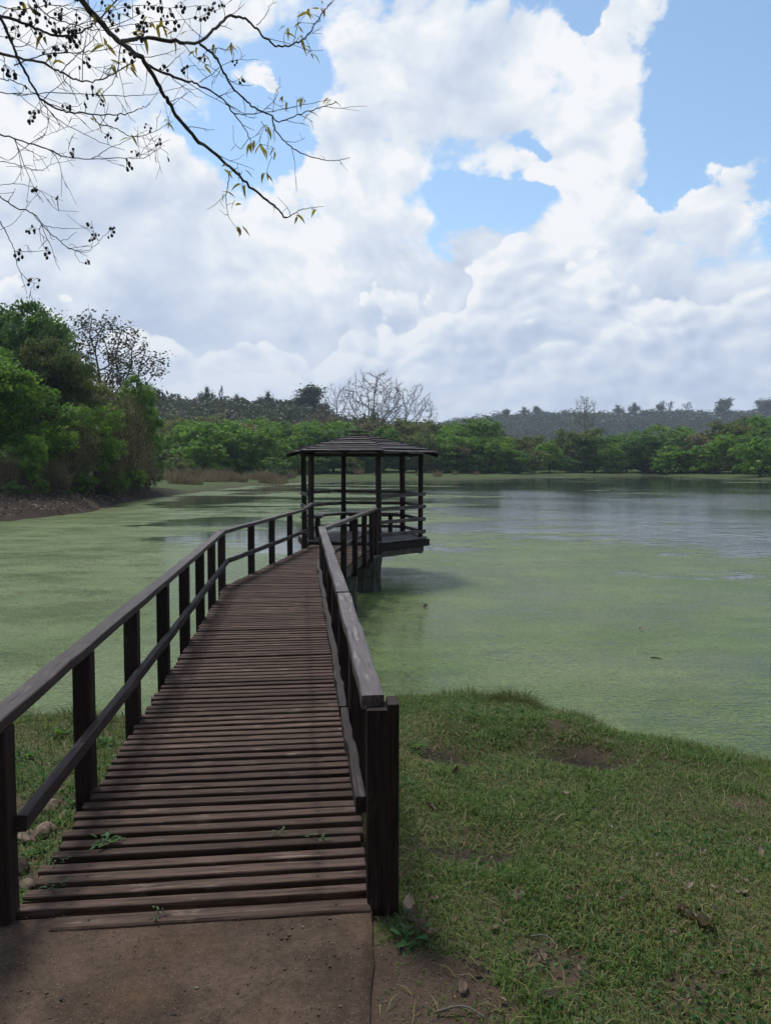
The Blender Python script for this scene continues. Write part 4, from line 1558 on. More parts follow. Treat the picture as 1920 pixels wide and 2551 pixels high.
r5 = random.Random(15)
for k in range(26):
    px = 345 + 1380 * (k + r5.uniform(.1, .9)) / 26
    Y = float(np.interp(px, DEPX, DEPY)) + r5.uniform(-7, -1)
    p = spot(px, Y)
    if pond_sd(np.array([p.x]), np.array([p.y]))[0] < 4:
        p = spot(px, Y + 8)
    s = r5.uniform(.65, 1.1)
    mt = r5.choice(['leaf_dark', 'leaf_olive', 'leaf_green', 'leaf_dark'])
    hue = {'leaf_green': 'green', 'leaf_dark': 'dark green', 'leaf_olive': 'dull olive'}[mt]
    place_tree('understory_bush', far_bush, p, r5.uniform(0, 6.28), (s * 1.2, s * 1.2, s), f'low {hue} bush at the foot of the far shore trees, {ORD[k]} from the left', 'bush', 'bushes under the far shore trees', mt, 'stems')

FARONE = [
    (428, 98, 942, far_bush, 'leaf_bright', 'small vivid green bush before the far trees, left of the gazebo', 'bush', 'shore_bush'),
    (470, 104, 905, far[2], 'leaf_bright', 'bright green domed tree nearest the reeds left of the gazebo', 'tree', 'domed_tree'),
    (540, 106, 912, far[4], 'leaf_green', 'green domed tree with visible stems beside the bright one', 'tree', 'domed_tree'),
    (1020, 142, 900, far[1], 'leaf_green', 'taller green tree just right of the gazebo roof', 'tree', 'domed_tree'),
    (985, 132, 955, far_brown, None, 'dark leafless shrub behind the right gazebo posts', 'shrub', 'leafless_shrub'),
    (1050, 172, 918, far_brown, None, 'brown leafless tree in the gap right of the gazebo', 'tree', 'leafless_tree'),
    (1448, 142, 958, far_bush, 'leaf_bright', 'bright bush leaning over the waterline on the right far shore', 'bush', 'shore_bush'),
    (1535, 136, 950, far_bush, 'leaf_bright', 'yellow green bush right of the bright waterline bush', 'bush', 'shore_bush'),
    (1325, 148, 985, far_bush, 'leaf_olive', 'small olive bush on the far bank right of centre', 'bush', 'shore_bush'),
    (1388, 150, 928, far[3], 'leaf_dark', 'dull green tree with a pale stem at the far waterline', 'tree', 'domed_tree'),
    (1640, 116, 940, far_bush, 'leaf_bright', 'bright bush at the right edge of the far shore', 'bush', 'shore_bush'),
    (600, 100, 985, far_bush, 'leaf_dark', 'dark shrub behind the reeds left of the gazebo', 'bush', 'shore_bush'),
    (390, 92, 985, far_bush, 'leaf_olive', 'olive shrub at the foot of the left wood', 'bush', 'shore_bush'),
]
for px, Y, py, proto, mt, lab, cat, nm in FARONE:
    p = spot(px, Y)
    zs = [v.co.z for v in proto[1].vertices]
    s = top_h(py, Y, p.z) / max(zs)
    wf = 1.15
    place_tree(nm, proto, p, rr.uniform(0, 6.28), (s * wf, s * wf, s), lab, cat, None, mt, 'stems' if cat in ('bush', 'shrub') else 'trunk')

for px, Y, py, proto, wf, lab in [
        (730, 168, 828, bare_c, 1.0, 'left one of the three big bare trees behind the gazebo'),
        (806, 176, 798, bare_a, 1.15, 'tallest bare tree in the middle of the big trio'),
        (874, 172, 826, bare_b, 1.05, 'spreading bare tree on the right of the big trio')]:
    p = spot(px, Y)
    s = top_h(py, Y, p.z) / 18.0
    place_tree('bare_tree', proto, p, rr.uniform(0, 6.28), (s * wf, s * wf, s), lab, 'tree', 'big bare trees behind the gazebo')

# ================================================================== hills with their woods
def hill(name, xs, pys, D, depth, base_z, label, seed, ncrown, size, mat, z_jit=1.0):
    px = np.array(xs, float)
    yy = np.interp(np.linspace(px[0], px[-1], 90), px, np.array(pys, float))
    xx = np.linspace(px[0], px[-1], 90)
    top = np.array([EYE + ray(960, q * DS)[1] * D for q in yy]) - size * 1.0
    X0 = np.array([ray(q * DS, 1275)[0] for q in xx])
    V, F = [], []
    prof = [(-depth, 0.0), (-depth * .7, .18), (-depth * .42, .48), (-depth * .18, .8), (0, 1), (depth * .5, .95), (depth * 1.5, .5), (depth * 3, .1)]
    for dy, f in prof:
        for a, t in zip(X0, top):
            V.append((a * D * (1 + dy / D * .35), D + dy, base_z + (t - base_z) * f))
    n = 90
    for i in range(len(prof) - 1):
        for j in range(n - 1):
            F.append((i * n + j, i * n + j + 1, (i + 1) * n + j + 1, (i + 1) * n + j))
    tcol = np.tile(np.array([[.040, .034, .022]]), (len(V), 1))
    o = link(name, make_mesh(name, V, F, M['ground'], True, {'soil': tcol}))
    tag(o, kind='structure')
    # tree crowns over the near face and along the ridge, far too many to count
    r = rng(seed)
    u = r.uniform(0, 1, ncrown)
    w = r.uniform(0, 1, ncrown) ** .8
    fx = u * (n - 1)
    a = np.interp(fx, np.arange(n), X0)
    t = np.interp(fx, np.arange(n), top)
    dy = -depth * (1 - w) * .8 + r.uniform(0, depth * .10, ncrown)
    f = np.interp(dy, [p[0] for p in prof], [p[1] for p in prof])
    c0 = np.stack([a * D * (1 + dy / D * .35), D + dy, base_z + (t - base_z) * f + size * (.30 + .45 * r.uniform(0, 1, ncrown) ** 2)], -1)
    m = 80
    Rr_ = size * r.uniform(.34, 1.0, ncrown) ** 1.2
    uu = unit(r.normal(size=(ncrown, m, 3)))
    uu[..., 2] = np.abs(uu[..., 2]) * 1.0 - .25
    C = c0[:, None, :] + uu * Rr_[:, None, None] * r.uniform(.6, 1.05, (ncrown, m, 1)) * np.array([1, 1, .9])
    Vq, Fq = leaf_quads(C.reshape(-1, 3), size * .19, size * .12, r, .7)
    fold = fbm(c0[:, 0] / (size * 6), (c0[:, 1] + c0[:, 2] * 3) / (size * 5), 3, seed)
    tt = np.clip((.55 * r.uniform(0, 1, ncrown) + .9 * (fold - .28))[:, None] + r.normal(size=(ncrown, m)) * .08, 0, 1).ravel()
    o = link(name + '_wood', make_mesh(name + '_wood', Vq, Fq, M[mat], False, {'tint': np.repeat(tt, 4)}))
    tag(o, label, 'wood', kind='stuff')
    return lambda q: Vector((float(np.interp(q, xx, X0)) * D, D, float(np.interp(q, xx, top)) + size * .2))


h1 = hill('near_hill', [120, 250, 330, 360, 420, 500, 560, 640, 680, 720, 780, 860, 960, 1060], [856, 850, 846, 850, 858, 856, 864, 866, 880, 893, 905, 915, 925, 960], 300, 120, 1.0,
          'brownish green wood covering the low hill left of the gazebo', 301, 1500, 6.5, 'leaf_far')
h2 = hill('far_hill', [700, 800, 930, 1000, 1080, 1160, 1240, 1330, 1420, 1520, 1600, 1700, 1850], [935, 925, 912, 902, 893, 888, 887, 889, 884, 886, 886, 885, 884], 780, 260, 1.0,
          'blue grey wood on the distant ridge at the right', 302, 2600, 9.5, 'leaf_far')

RIDGE = [
    (h1, 372, 843, ridge_b, 1.2, 'flat topped dark tree at the left end of the near hill'),
    (h1, 447, 838, ridge_a, .9, 'rounded tree on the near hill skyline beside the bare stem'),
    (h1, 486, 832, ridge_c, .6, 'slender bare tree on the near hill skyline'),
    (h1, 600, 838, ridge_b, 1.9, 'wide umbrella shaped tree on the near hill, largest of the skyline'),
    (h1, 575, 848, ridge_a, 1.0, 'dark tree touching the left side of the umbrella shaped one'),
    (h1, 690, 866, ridge_b, 1.1, 'dark tree on the falling slope left of the bare trio'),
    (h1, 640, 862, ridge_a, .9, 'small tree right of the umbrella shaped one on the slope'),
    (h1, 520, 852, ridge_a, .9, 'low tree on the skyline right of the slender bare one'),
    (h2, 1065, 890, ridge_b, 1.3, 'dark tree at the left start of the distant ridge'),
    (h2, 1130, 884, ridge_a, 1.2, 'tree on the distant ridge left of the tall thin tree'),
    (h2, 1178, 882, ridge_b, 1.2, 'broad ridge tree just left of the tall thin tree'),
    (h2, 1330, 880, ridge_a, 1.2, 'first ridge tree right of the tall thin tree'),
    (h2, 1366, 874, ridge_a, 1.0, 'pointed tree on the distant ridge right of centre'),
    (h2, 1418, 872, ridge_a, 1.0, 'left one of the twin trees high on the ridge'),
    (h2, 1446, 870, ridge_c, 1.1, 'right one of the twin trees high on the ridge'),
    (h2, 1480, 872, ridge_c, 1.2, 'bare spreading tree on the ridge right of the twins'),
    (h2, 1530, 870, ridge_b, 1.3, 'broad flat tree high on the ridge'),
    (h2, 1572, 862, ridge_c, 1.4, 'tallest bare tree on the distant ridge'),
    (h2, 1606, 868, ridge_b, 1.2, 'dark tree right of the tallest bare ridge tree'),
    (h2, 1650, 868, ridge_a, 1.2, 'ridge tree at the right edge of the photo'),
]
for hf, px, py, proto, wf, lab in RIDGE:
    p = hf(px)
    py -= 5 if hf is h2 else 1
    H = EYE + ray(960, py * DS)[1] * p.y - p.z
    if H < 5:
        p.z -= 5 - H
        H = 5
    s = H / 12.0
    place_tree('ridge_tree', proto, p, rr.uniform(0, 6.28), (s * wf, s * wf, s), lab, 'tree', 'trees on the hill skylines')
tall = proto_crowned(95, 20.0, 8.5, 9.5, 160, .6, 1.0, 5.0, .20, .04, .5, 'bark_pale', 'leaf_olive', .42, 3, twigs=1)
p = spot(1257, 235)
s = top_h(852, 235, p.z) / 20.0
place_tree('thin_tree', tall, p, .7, (s * .95, s * .95, s), 'tall thin pale tree rising alone above the right far shore', 'tree')

# ================================================================== dry reeds on the far left shore
def tuft_mesh(seed, n, h, w, bl=.03):
    r = rng(seed)
    a = r.uniform(0, 2 * pi, n)
    q = np.sqrt(r.uniform(0, 1, n)) * w
    b = np.stack([np.cos(a) * q, np.sin(a) * q, np.full(n, -.05)], -1)
    lean = r.normal(size=(n, 2)) * .22 + np.stack([np.cos(a), np.sin(a)], -1) * .22
    hh = h * r.uniform(.5, 1.1, n)
    s = r.uniform(0, pi, n)
    bl = bl * .7
    sd = np.stack([np.cos(s), np.sin(s), 0 * s], -1) * bl
    mid = b + np.stack([lean[:, 0] * hh * .4, lean[:, 1] * hh * .4, hh * .6], -1)
    tip = b + np.stack([lean[:, 0] * hh * 1.1, lean[:, 1] * hh * 1.1, hh], -1)
    V = np.stack([b - sd, b + sd, mid - sd * .7, mid + sd * .7, tip], 1).reshape(-1, 3)
    k = np.arange(n)[:, None] * 5
    F = np.concatenate([k + np.array([[0, 1, 3]]), k + np.array([[0, 3, 2]]), k + np.array([[2, 3, 4]])])
    return V, F, np.repeat(np.clip(r.uniform(0, .8, n) + r.normal() * .1, 0, 1), 5)


V, F, T = tuft_mesh(1, 230, 1.6, 1.0)
reed_a = make_mesh('reed_tuft', V, F, M['reed'], False, {'tint': T})
V, F, T = tuft_mesh(2, 160, 1.1, .8)
reed_b = make_mesh('reed_tuft', V, F, M['reed'], False, {'tint': T})
r3 = random.Random(9)
for k in range(38):
    if k < 26:
        px, Y = 338 + 300 * (k + r3.uniform(0, 1)) / 26, r3.uniform(72, 96)
    else:
        px, Y = 640 + 420 * (k - 26 + r3.uniform(0, 1)) / 12, r3.uniform(112, 138)
    p = spot(px, Y)
    if pond_sd(np.array([p.x]), np.array([p.y]))[0] < 2.5:
        p = spot(px, Y + 12)
    o = link('reed_tuft', reed_a if k % 3 else reed_b, None, p, (0, 0, r3.uniform(0, 6)), r3.uniform(.6, 1.1) if k < 26 else r3.uniform(.4, .8))
    tag(o, f'dry pinkish tan reed tuft left of the gazebo, {ORD[k]} of the belt from the left' if k < 26 else f'dry tan grass tuft on the far bank behind the gazebo, {ORD[k - 26]} from the left', 'reeds', 'reed tufts left of the gazebo' if k < 26 else 'grass tufts behind the gazebo')

# ---- unseen trees added behind the viewpoint to shade the near bank
for x, y, s, lab in [(-6.5, -4.5, 1.25, 'unseen leafy tree added for shade behind the viewpoint on the left'), (-0.5, -7.5, 1.35, 'unseen leafy tree added for shade straight behind the viewpoint'), (5.5, -5.0, 1.2, 'unseen leafy tree added for shade behind the viewpoint on the right')]:
    place_tree('shade_tree', near_a, Vector((x, y, -.1)), x, s, lab, 'tree', None, 'leaf_dark')
# ================================================================== tree leaning in at the upper left
def zt(zx, zy, Y):
    """a point of the tree, from the enlarged upper left part of the picture, Y metres out"""
    return np.array(at(zx / 1.734, zy / 1.734, Y))


def spline(P, n):
    """smooth curve through the points"""
    P = np.asarray(P, float)
    k = len(P)
    Q = np.vstack([2 * P[0] - P[1], P, 2 * P[-1] - P[-2]])
    out = []
    for i in range(k - 1):
        a, b, c, d = Q[i], Q[i + 1], Q[i + 2], Q[i + 3]
        for t in np.linspace(0, 1, n, endpoint=False):
            out.append(.5 * ((2 * b) + (-a + c) * t + (2 * a - 5 * b + 4 * c - d) * t * t + (-a + 3 * b - 3 * c + d) * t ** 3))
    out.append(P[-1])
    return np.array(out)


# each limb: depth at its start and end, width at start and end (enlarged pixels), points
LIMBS = [
    (3.7, 5.0, 34, 9, [(345, -20), (430, 90), (520, 180), (620, 265), (690, 375), (750, 475), (830, 580), (930, 665), (1020, 745), (1110, 830), (1180, 885), (1237, 940)], 14),
    (4.0, 5.2, 22, 5, [(525, 176), (640, 165), (760, 178), (855, 182), (920, 125), (985, 72), (1050, 75), (1100, 115), (1160, 175), (1205, 200), (1290, 180), (1335, 140), (1390, 60), (1432, 8)], 16),
    (4.6, 5.6, 14, 4, [(855, 182), (930, 240), (960, 300), (1000, 370), (1060, 430), (1110, 470), (1170, 495), (1205, 525), (1300, 490), (1380, 465), (1450, 440)], 16),
    (5.2, 5.9, 8, 3, [(1175, 498), (1190, 560), (1240, 620), (1300, 660), (1380, 685), (1440, 692), (1512, 680)], 9),
    (4.2, 5.0, 15, 4, [(620, 268), (700, 310), (800, 348), (850, 360), (960, 425), (1010, 490), (1055, 550), (1082, 605)], 10),
    (4.9, 5.3, 6, 2.5, [(1010, 490), (1080, 492), (1180, 478), (1290, 455), (1420, 430)], 6),
    (3.4, 4.4, 25, 3, [(-40, 20), (5, 85), (30, 130), (60, 210), (110, 310), (175, 420), (250, 470), (330, 485), (430, 495), (540, 490), (600, 468), (650, 448)], 12),
    (3.6, 4.4, 20, 5, [(-40, 215), (60, 245), (180, 270), (260, 310), (340, 345), (430, 345), (520, 298), (590, 262)], 12),
    (3.9, 4.8, 11, 3, [(-40, 570), (80, 605), (200, 640), (280, 675), (400, 685), (520, 682), (620, 680), (692, 640)], 14),
    (3.8, 4.5, 10, 2, [(-20, 830), (60, 890), (140, 920), (200, 990), (260, 1040), (320, 1082), (390, 1075), (430, 1040), (482, 990)], 13),
    (4.3, 4.4, 3, 2, [(320, 1082), (345, 1130), (385, 1142)], 1),
    (3.7, 4.1, 9, 2, [(-20, 930), (30, 1010), (60, 1080), (80, 1160), (120, 1210), (160, 1225)], 6),
    (3.6, 4.2, 20, 7, [(-40, 60), (120, 105), (200, 140), (310, 150), (390, 110), (440, 70), (520, -20)], 14),
    (4.0, 4.6, 8, 2.5, [(400, 498), (425, 532), (490, 550), (580, 590), (660, 570), (745, 520)], 10),
    (4.8, 5.1, 5.5, 2, [(990, 735), (985, 800), (975, 860), (990, 940), (1025, 990)], 4),
    (5.0, 5.2, 6, 2, [(1237, 940), (1290, 910), (1350, 895), (1392, 892)], 2),
    (3.7, 4.5, 7, 2.5, [(-40, 395), (100, 405), (250, 400), (470, 410), (600, 412), (690, 400), (810, 365)], 9),
    (3.8, 4.4, 8, 3, [(60, 280), (200, 232), (330, 225), (430, 215), (520, 195)], 9),
    (3.9, 4.6, 6, 2, [(520, 195), (500, 330), (440, 410), (400, 498)], 5),
    (3.7, 4.3, 7, 2, [(-30, 690), (60, 705), (170, 735), (230, 705), (330, 690)], 7),
    (3.6, 4.3, 8, 2.5, [(-30, 330), (60, 350), (150, 400), (230, 500), (330, 560), (430, 610), (540, 650)], 9),
    (3.8, 4.6, 7, 2, [(130, -20), (200, 60), (300, 100), (420, 130), (540, 110), (700, 90), (840, 75), (960, 30)], 12),
    (3.7, 4.4, 7, 2, [(-20, 20), (90, 40), (220, 20), (330, 40), (460, 45), (600, 20), (740, 30), (900, 20)], 12),
    (3.8, 4.6, 6, 2, [(260, 310), (330, 240), (400, 170), (470, 60), (540, -20)], 7),
    (3.7, 4.3, 5, 2, [(-20, 150), (80, 170), (180, 215), (260, 190), (360, 195)], 7),
    (4.9, 5.1, 4.5, 2, [(1110, 110), (1150, 60), (1168, 20), (1200, 5)], 2),
    (4.5, 4.8, 5, 2, [(860, 355), (905, 325), (1000, 262), (1120, 256)], 4),
    (4.8, 5.1, 4, 1.5, [(1140, 475), (1185, 430), (1205, 380), (1210, 330)], 3),
    (4.9, 5.2, 4, 1.5, [(1075, 595), (1040, 640), (1010, 610), (1008, 540)], 3),
    (4.9, 5.2, 4, 1.5, [(1130, 520), (1160, 580), (1155, 650), (1188, 690)], 4),
    (4.0, 4.5, 5, 1.5, [(-20, 660), (40, 690), (100, 640), (180, 590), (260, 560), (330, 540)], 6),
    (3.9, 4.5, 5, 1.5, [(-20, 800), (90, 795), (180, 830), (240, 900), (340, 915)], 5),
    (4.0, 4.5, 5, 1.5, [(140, 920), (200, 975), (300, 985), (380, 985)], 3),
    (3.8, 4.1, 4, 1.5, [(60, 1085), (150, 1085), (215, 1080)], 2),
    (4.0, 4.3, 4, 1.5, [(-20, 1000), (60, 960), (110, 900), (120, 870)], 3),
    (4.0, 4.6, 4.5, 1.5, [(400, 685), (470, 640), (560, 600), (640, 560)], 4),
    (4.6, 5.0, 5, 1.5, [(700, 310), (760, 250), (800, 215)], 2),
    (4.5, 4.9, 5, 1.5, [(790, 190), (850, 250), (930, 300), (960, 320)], 3),
]

FRUIT = [(700, 30), (620, 110), (300, 140), (60, 60), (372, 262), (340, 300), (1020, 275), (1046, 345), (705, 290), (430, 430), (375, 415), (145, 495), (280, 462), (510, 515), (635, 550), (468, 588), (692, 612), (320, 660), (585, 665), (548, 708), (722, 694), (160, 822), (250, 858), (146, 998), (412, 1022), (478, 995), (384, 980), (203, 1085), (85, 1093), (380, 1134), (165, 1220), (240, 130), (480, 60), (900, 45), (780, 25), (560, 40), (330, 75), (100, 30), (130, 90), (600, 60), (650, 120), (740, 60), (855, 45), (180, 150), (240, 212), (205, 100), (62, 322), (112, 385), (540, 232), (885, 255), (920, 25), (960, 22), (510, 130), (440, 20), (365, 455), (395, 385), (325, 135), (40, 165), (210, 15), (700, 85), (590, 130), (810, 305), (290, 200), (70, 130), (20, 300), (640, 20), (520, 75), (268, 65), (160, 40), (760, 100)]
LEAFS = [(500, 38, 5), (700, 118, 7), (610, 150, 6), (455, 185, 5), (240, 262, 4), (560, 272, 5), (490, 268, 4), (880, 235, 4), (890, 300, 4), (1000, 190, 6), (842, 215, 4), (1150, 552, 5), (1090, 615, 5), (1130, 628, 5), (1182, 640, 3), (1150, 752, 5), (1050, 800, 5), (1010, 880, 3), (1030, 985, 6), (1290, 935, 2), (1350, 905, 4), (1325, 62, 5), (1390, 32, 5), (1300, 165, 5), (1340, 215, 5), (1230, 430, 4), (1310, 432, 4), (1340, 490, 3), (742, 522, 5), (440, 380, 4), (650, 80, 4), (740, 140, 4), (820, 120, 3), (175, 150, 3), (390, 60, 3), (930, 200, 3), (1040, 735, 4), (960, 715, 3), (960, 825, 2), (1290, 95, 4), (1235, 125, 4), (1430, 425, 4), (420, 520, 3), (560, 590, 2), (30, 30, 4), (120, 10, 3)]


def build_overhang():
    base = Vector((-5.6, 0.6, -.1))
    root = tag(empty('overhanging_tree', base), 'nearly leafless fruiting tree whose dark branches hang in at the upper left', 'tree')
    b = np.array(base)
    r = rng(77)
    px = lambda w, Y: max(w * .78 / 1.734 / 1914 * Y / 2, .0010)
    # trunk with its two forks stands left of the frame
    hub = np.array([-4.7, 1.9, 4.3])
    P = spline([b, b + (0.1, .1, 1.5), b + (.35, .6, 3.0), hub], 5)
    fork = spline([b + (.35, .6, 3.0), (-4.6, 1.9, 5.0), (-3.2, 2.9, 4.7), zt(345, -20, 3.7)], 6)
    TV, TF = tubes([(P - b, np.linspace(.24, .11, len(P))), (fork - b, np.linspace(.07, .030, len(fork)))], 12)
    link('trunk', make_mesh('trunk', TV, TF, M['bark_dark'], True), root)
    allpts = []
    for (Y0, Y1, w0, w1, pts, ntw) in LIMBS:
        n = len(pts)
        d = np.linspace(0, 1, n)
        wig = np.cumsum(r.normal(size=n)) * .03
        W = np.array([zt(x, y, Y0 + (Y1 - Y0) * t + g) for (x, y), t, g in zip(pts, d, wig)])
        if pts[0][0] < -10:
            start = hub + (W[0] - hub) * np.array([.3, .3, .45])
            m1, m2 = hub * .55 + start * .45, start * .5 + W[0] * .5
            ext = spline([hub, m1 + r.normal(size=3) * .16, start + r.normal(size=3) * .14, m2 + r.normal(size=3) * .08, W[0]], 5)[:-1]
            ext[1:] += r.normal(size=(len(ext) - 1, 3)) * .012
            S = np.vstack([ext, spline(W, 6)])
        else:
            S = spline(W, 6)
        S = S + r.normal(size=S.shape) * .0022 * (w0 / 8) ** .3
        m = len(S)
        rad = np.linspace(px(w0, Y0), px(w1, Y1), m)
        rad = rad * (1 + r.normal(size=m) * .07)
        paths = [(S - b, rad)]
        on_screen = S[-(len(pts) - 1) * 6 - 1:]
        allpts.append(on_screen)
        k0 = m - len(on_screen)
        nt = int(ntw * .65)
        for _ in range(nt):
            i = int(r.integers(2, len(on_screen) - 1))
            q = on_screen[i]
            t = unit((on_screen[min(i + 1, len(on_screen) - 1)] - on_screen[i - 1])[None])[0]
            sd = unit((np.cross(t, r.normal(size=3)))[None])[0]
            L = r.uniform(.07, .32) * (1.0 if w0 > 6 else .6)
            dd = unit((t * r.uniform(.4, 1.1) + sd * .8 + np.array([0, 0, r.uniform(-.35, .25)]))[None])[0]
            tp = [q]
            for s in range(5):
                dd = unit((dd + r.normal(size=3) * .16 + np.array([0, 0, .02]))[None])[0]
                tp.append(tp[-1] + dd * L / 5)
            tp = np.array(tp)
            r0 = min(rad[k0 + i] * .7, .0022)
            paths.append((tp - b, np.linspace(r0, .0010, 6)))
            for s in (2, 3, 4):
                if r.uniform() < .55:
                    e2 = unit((unit((tp[s] - tp[s - 1])[None])[0] + r.normal(size=3) * .6)[None])[0]
                    paths.append((np.array([tp[s], tp[s] + e2 * L * .22, tp[s] + e2 * L * .4 + r.normal(size=3) * .008]) - b, np.array([.0014, .0011, .0009])))
        V, F = tubes(paths, 6)
        link('limb', make_mesh('limb', V, F, M['bark_dark'], True), root)
    cloud = np.vstack(allpts)
    # fruit: small dark capsules in loose bunches
    import bmesh
    fm, g, out = new_mat('dark_fruit')
    co = g.node('ShaderNodeTexCoord').outputs['Object']
    principled(g, out, g.mix(g.noise(co, 60.0, 2), (.010, .009, .012, 1), (.045, .036, .034, 1)), .45, .4)
    kinds = []
    for k in range(7):
        bm = bmesh.new()
        rk = rng(200 + k)
        nb = [2, 3, 4, 5, 6, 7, 5][k]
        stems = []
        for j in range(nb):
            c = np.array([rk.normal() * .014, rk.normal() * .014, -.010 - .009 * j + rk.normal() * .006])
            ret = bmesh.ops.create_icosphere(bm, subdivisions=2, radius=.0086 * rk.uniform(.8, 1.12))
            ax = rk.uniform(.85, 1.15)
            for v in ret['verts']:
                v.co = Vector((v.co.x * ax + c[0], v.co.y * ax + c[1], v.co.z * 1.28 * (1 + .12 * (v.co.z > .008)) + c[2]))
            stems.append((np.array([[0, 0, .004], [c[0] * .6, c[1] * .6, c[2] * .4 + .004], c + [0, 0, .010]]), np.array([.0013, .0011, .001])))
        me = bpy.data.meshes.new('fruit_cluster')
        bm.to_mesh(me)
        bm.free()
        V, F = tubes(stems, 4)
        v0 = np.array([v.co[:] for v in me.vertices])
        f0 = [tuple(p.vertices) for p in me.polygons]
        me2 = make_mesh('fruit_cluster', np.vstack([v0, V]), f0 + [tuple(q + len(v0)) for q in F], fm, True)
        bpy.data.meshes.remove(me)
        kinds.append(me2)
    ru = random.Random(5)
    for (x, y) in FRUIT:
        tgt = zt(x, y, 4.3)
        i = int(np.argmin(np.abs((cloud[:, 0] / cloud[:, 1] - tgt[0] / tgt[1])) + np.abs((cloud[:, 2] - EYE) / cloud[:, 1] - (tgt[2] - EYE) / tgt[1])))
        Y = cloud[i, 1]
        q = zt(x, y, Y)
        o = link('fruit_cluster', kinds[ru.randrange(7)], root, Vector(q - b + np.array([0, 0, .02])), (ru.uniform(-.5, .5), ru.uniform(-.5, .5), ru.uniform(0, 6)), ru.uniform(.7, 1.1))
        dv = cloud[i] - q
        ln = np.linalg.norm(dv)
        if ln > .02:
            m1 = (q + cloud[i]) / 2 + r.normal(size=3) * ln * .10
            V, F = tubes([(spline([cloud[i], m1, q + (0, 0, .02)], 4) - b, np.linspace(.0018, .0011, 9))], 4)
            link('fruit_stalk', make_mesh('fruit_stalk', V, F, M['bark_dark'], True), root)
    # leaves: narrow, folded along the midrib
    lk = []
    for k in range(4):
        rk = rng(300 + k)
        n = 7
        V, F = [], []
        for i in range(n):
            t = i / (n - 1)
            w = .0125 * (sin(pi * min(1, t * 1.02 + .03)) ** .8) * (1.15 - .4 * t)
            x = t * .095
            z = -.020 * t * t * (1 + k * .5)
            y = .006 * sin(3 * t + k)
            V += [(x, y - w, z + w * .45), (x, y, z), (x, y + w, z + w * .45)]
        for i in range(n - 1):
            a = i * 3
            F += [(a, a + 3, a + 4, a + 1), (a + 1, a + 4, a + 5, a + 2)]
        lk.append(make_mesh('leaf', V, F, M['leaf_yellow'], True, {'tint': np.full(len(V), .2 + .2 * k)}))
    for (x, y, n) in LEAFS:
        tgt = zt(x, y, 4.3)
        i = int(np.argmin(np.abs((cloud[:, 0] / cloud[:, 1] - tgt[0] / tgt[1])) + np.abs((cloud[:, 2] - EYE) / cloud[:, 1] - (tgt[2] - EYE) / tgt[1])))
        Y = cloud[i, 1]
        q = zt(x, y, Y)
        a0 = ru.uniform(0, 6.28)
        for j in range(max(2, n - 1)):
            o = link('leaf', lk[ru.randrange(4)], root, Vector(q - b) + Vector((ru.uniform(-.02, .02), ru.uniform(-.02, .02), ru.uniform(-.02, .02))),
                     (ru.uniform(-.6, .6), ru.uniform(-.3, 1.0), a0 + j * 6.28 / n + ru.uniform(-.4, .4)), ru.uniform(.5, .9))
        dv = cloud[i] - q
        if np.linalg.norm(dv) > .015:
            V, F = tubes([(spline([cloud[i], (q + cloud[i]) / 2 + r.normal(size=3) * .006, q], 3) - b, np.linspace(.0018, .0012, 7))], 4)
            link('leaf_stalk', make_mesh('leaf_stalk', V, F, M['bark_dark'], True), root)


build_overhang()

# ================================================================== turf
def under_deck(x, y, m=0.0):
    lat = (x + 0.675) * 0.994 + (y - 2.75) * 0.109
    lon = (y - 2.75) * 0.994 - (x + 0.675) * 0.109
    return ((np.abs(lat) < .66 + m) & (lon > -.15)) | ((lon <= .0) & (x < -.045 + m))


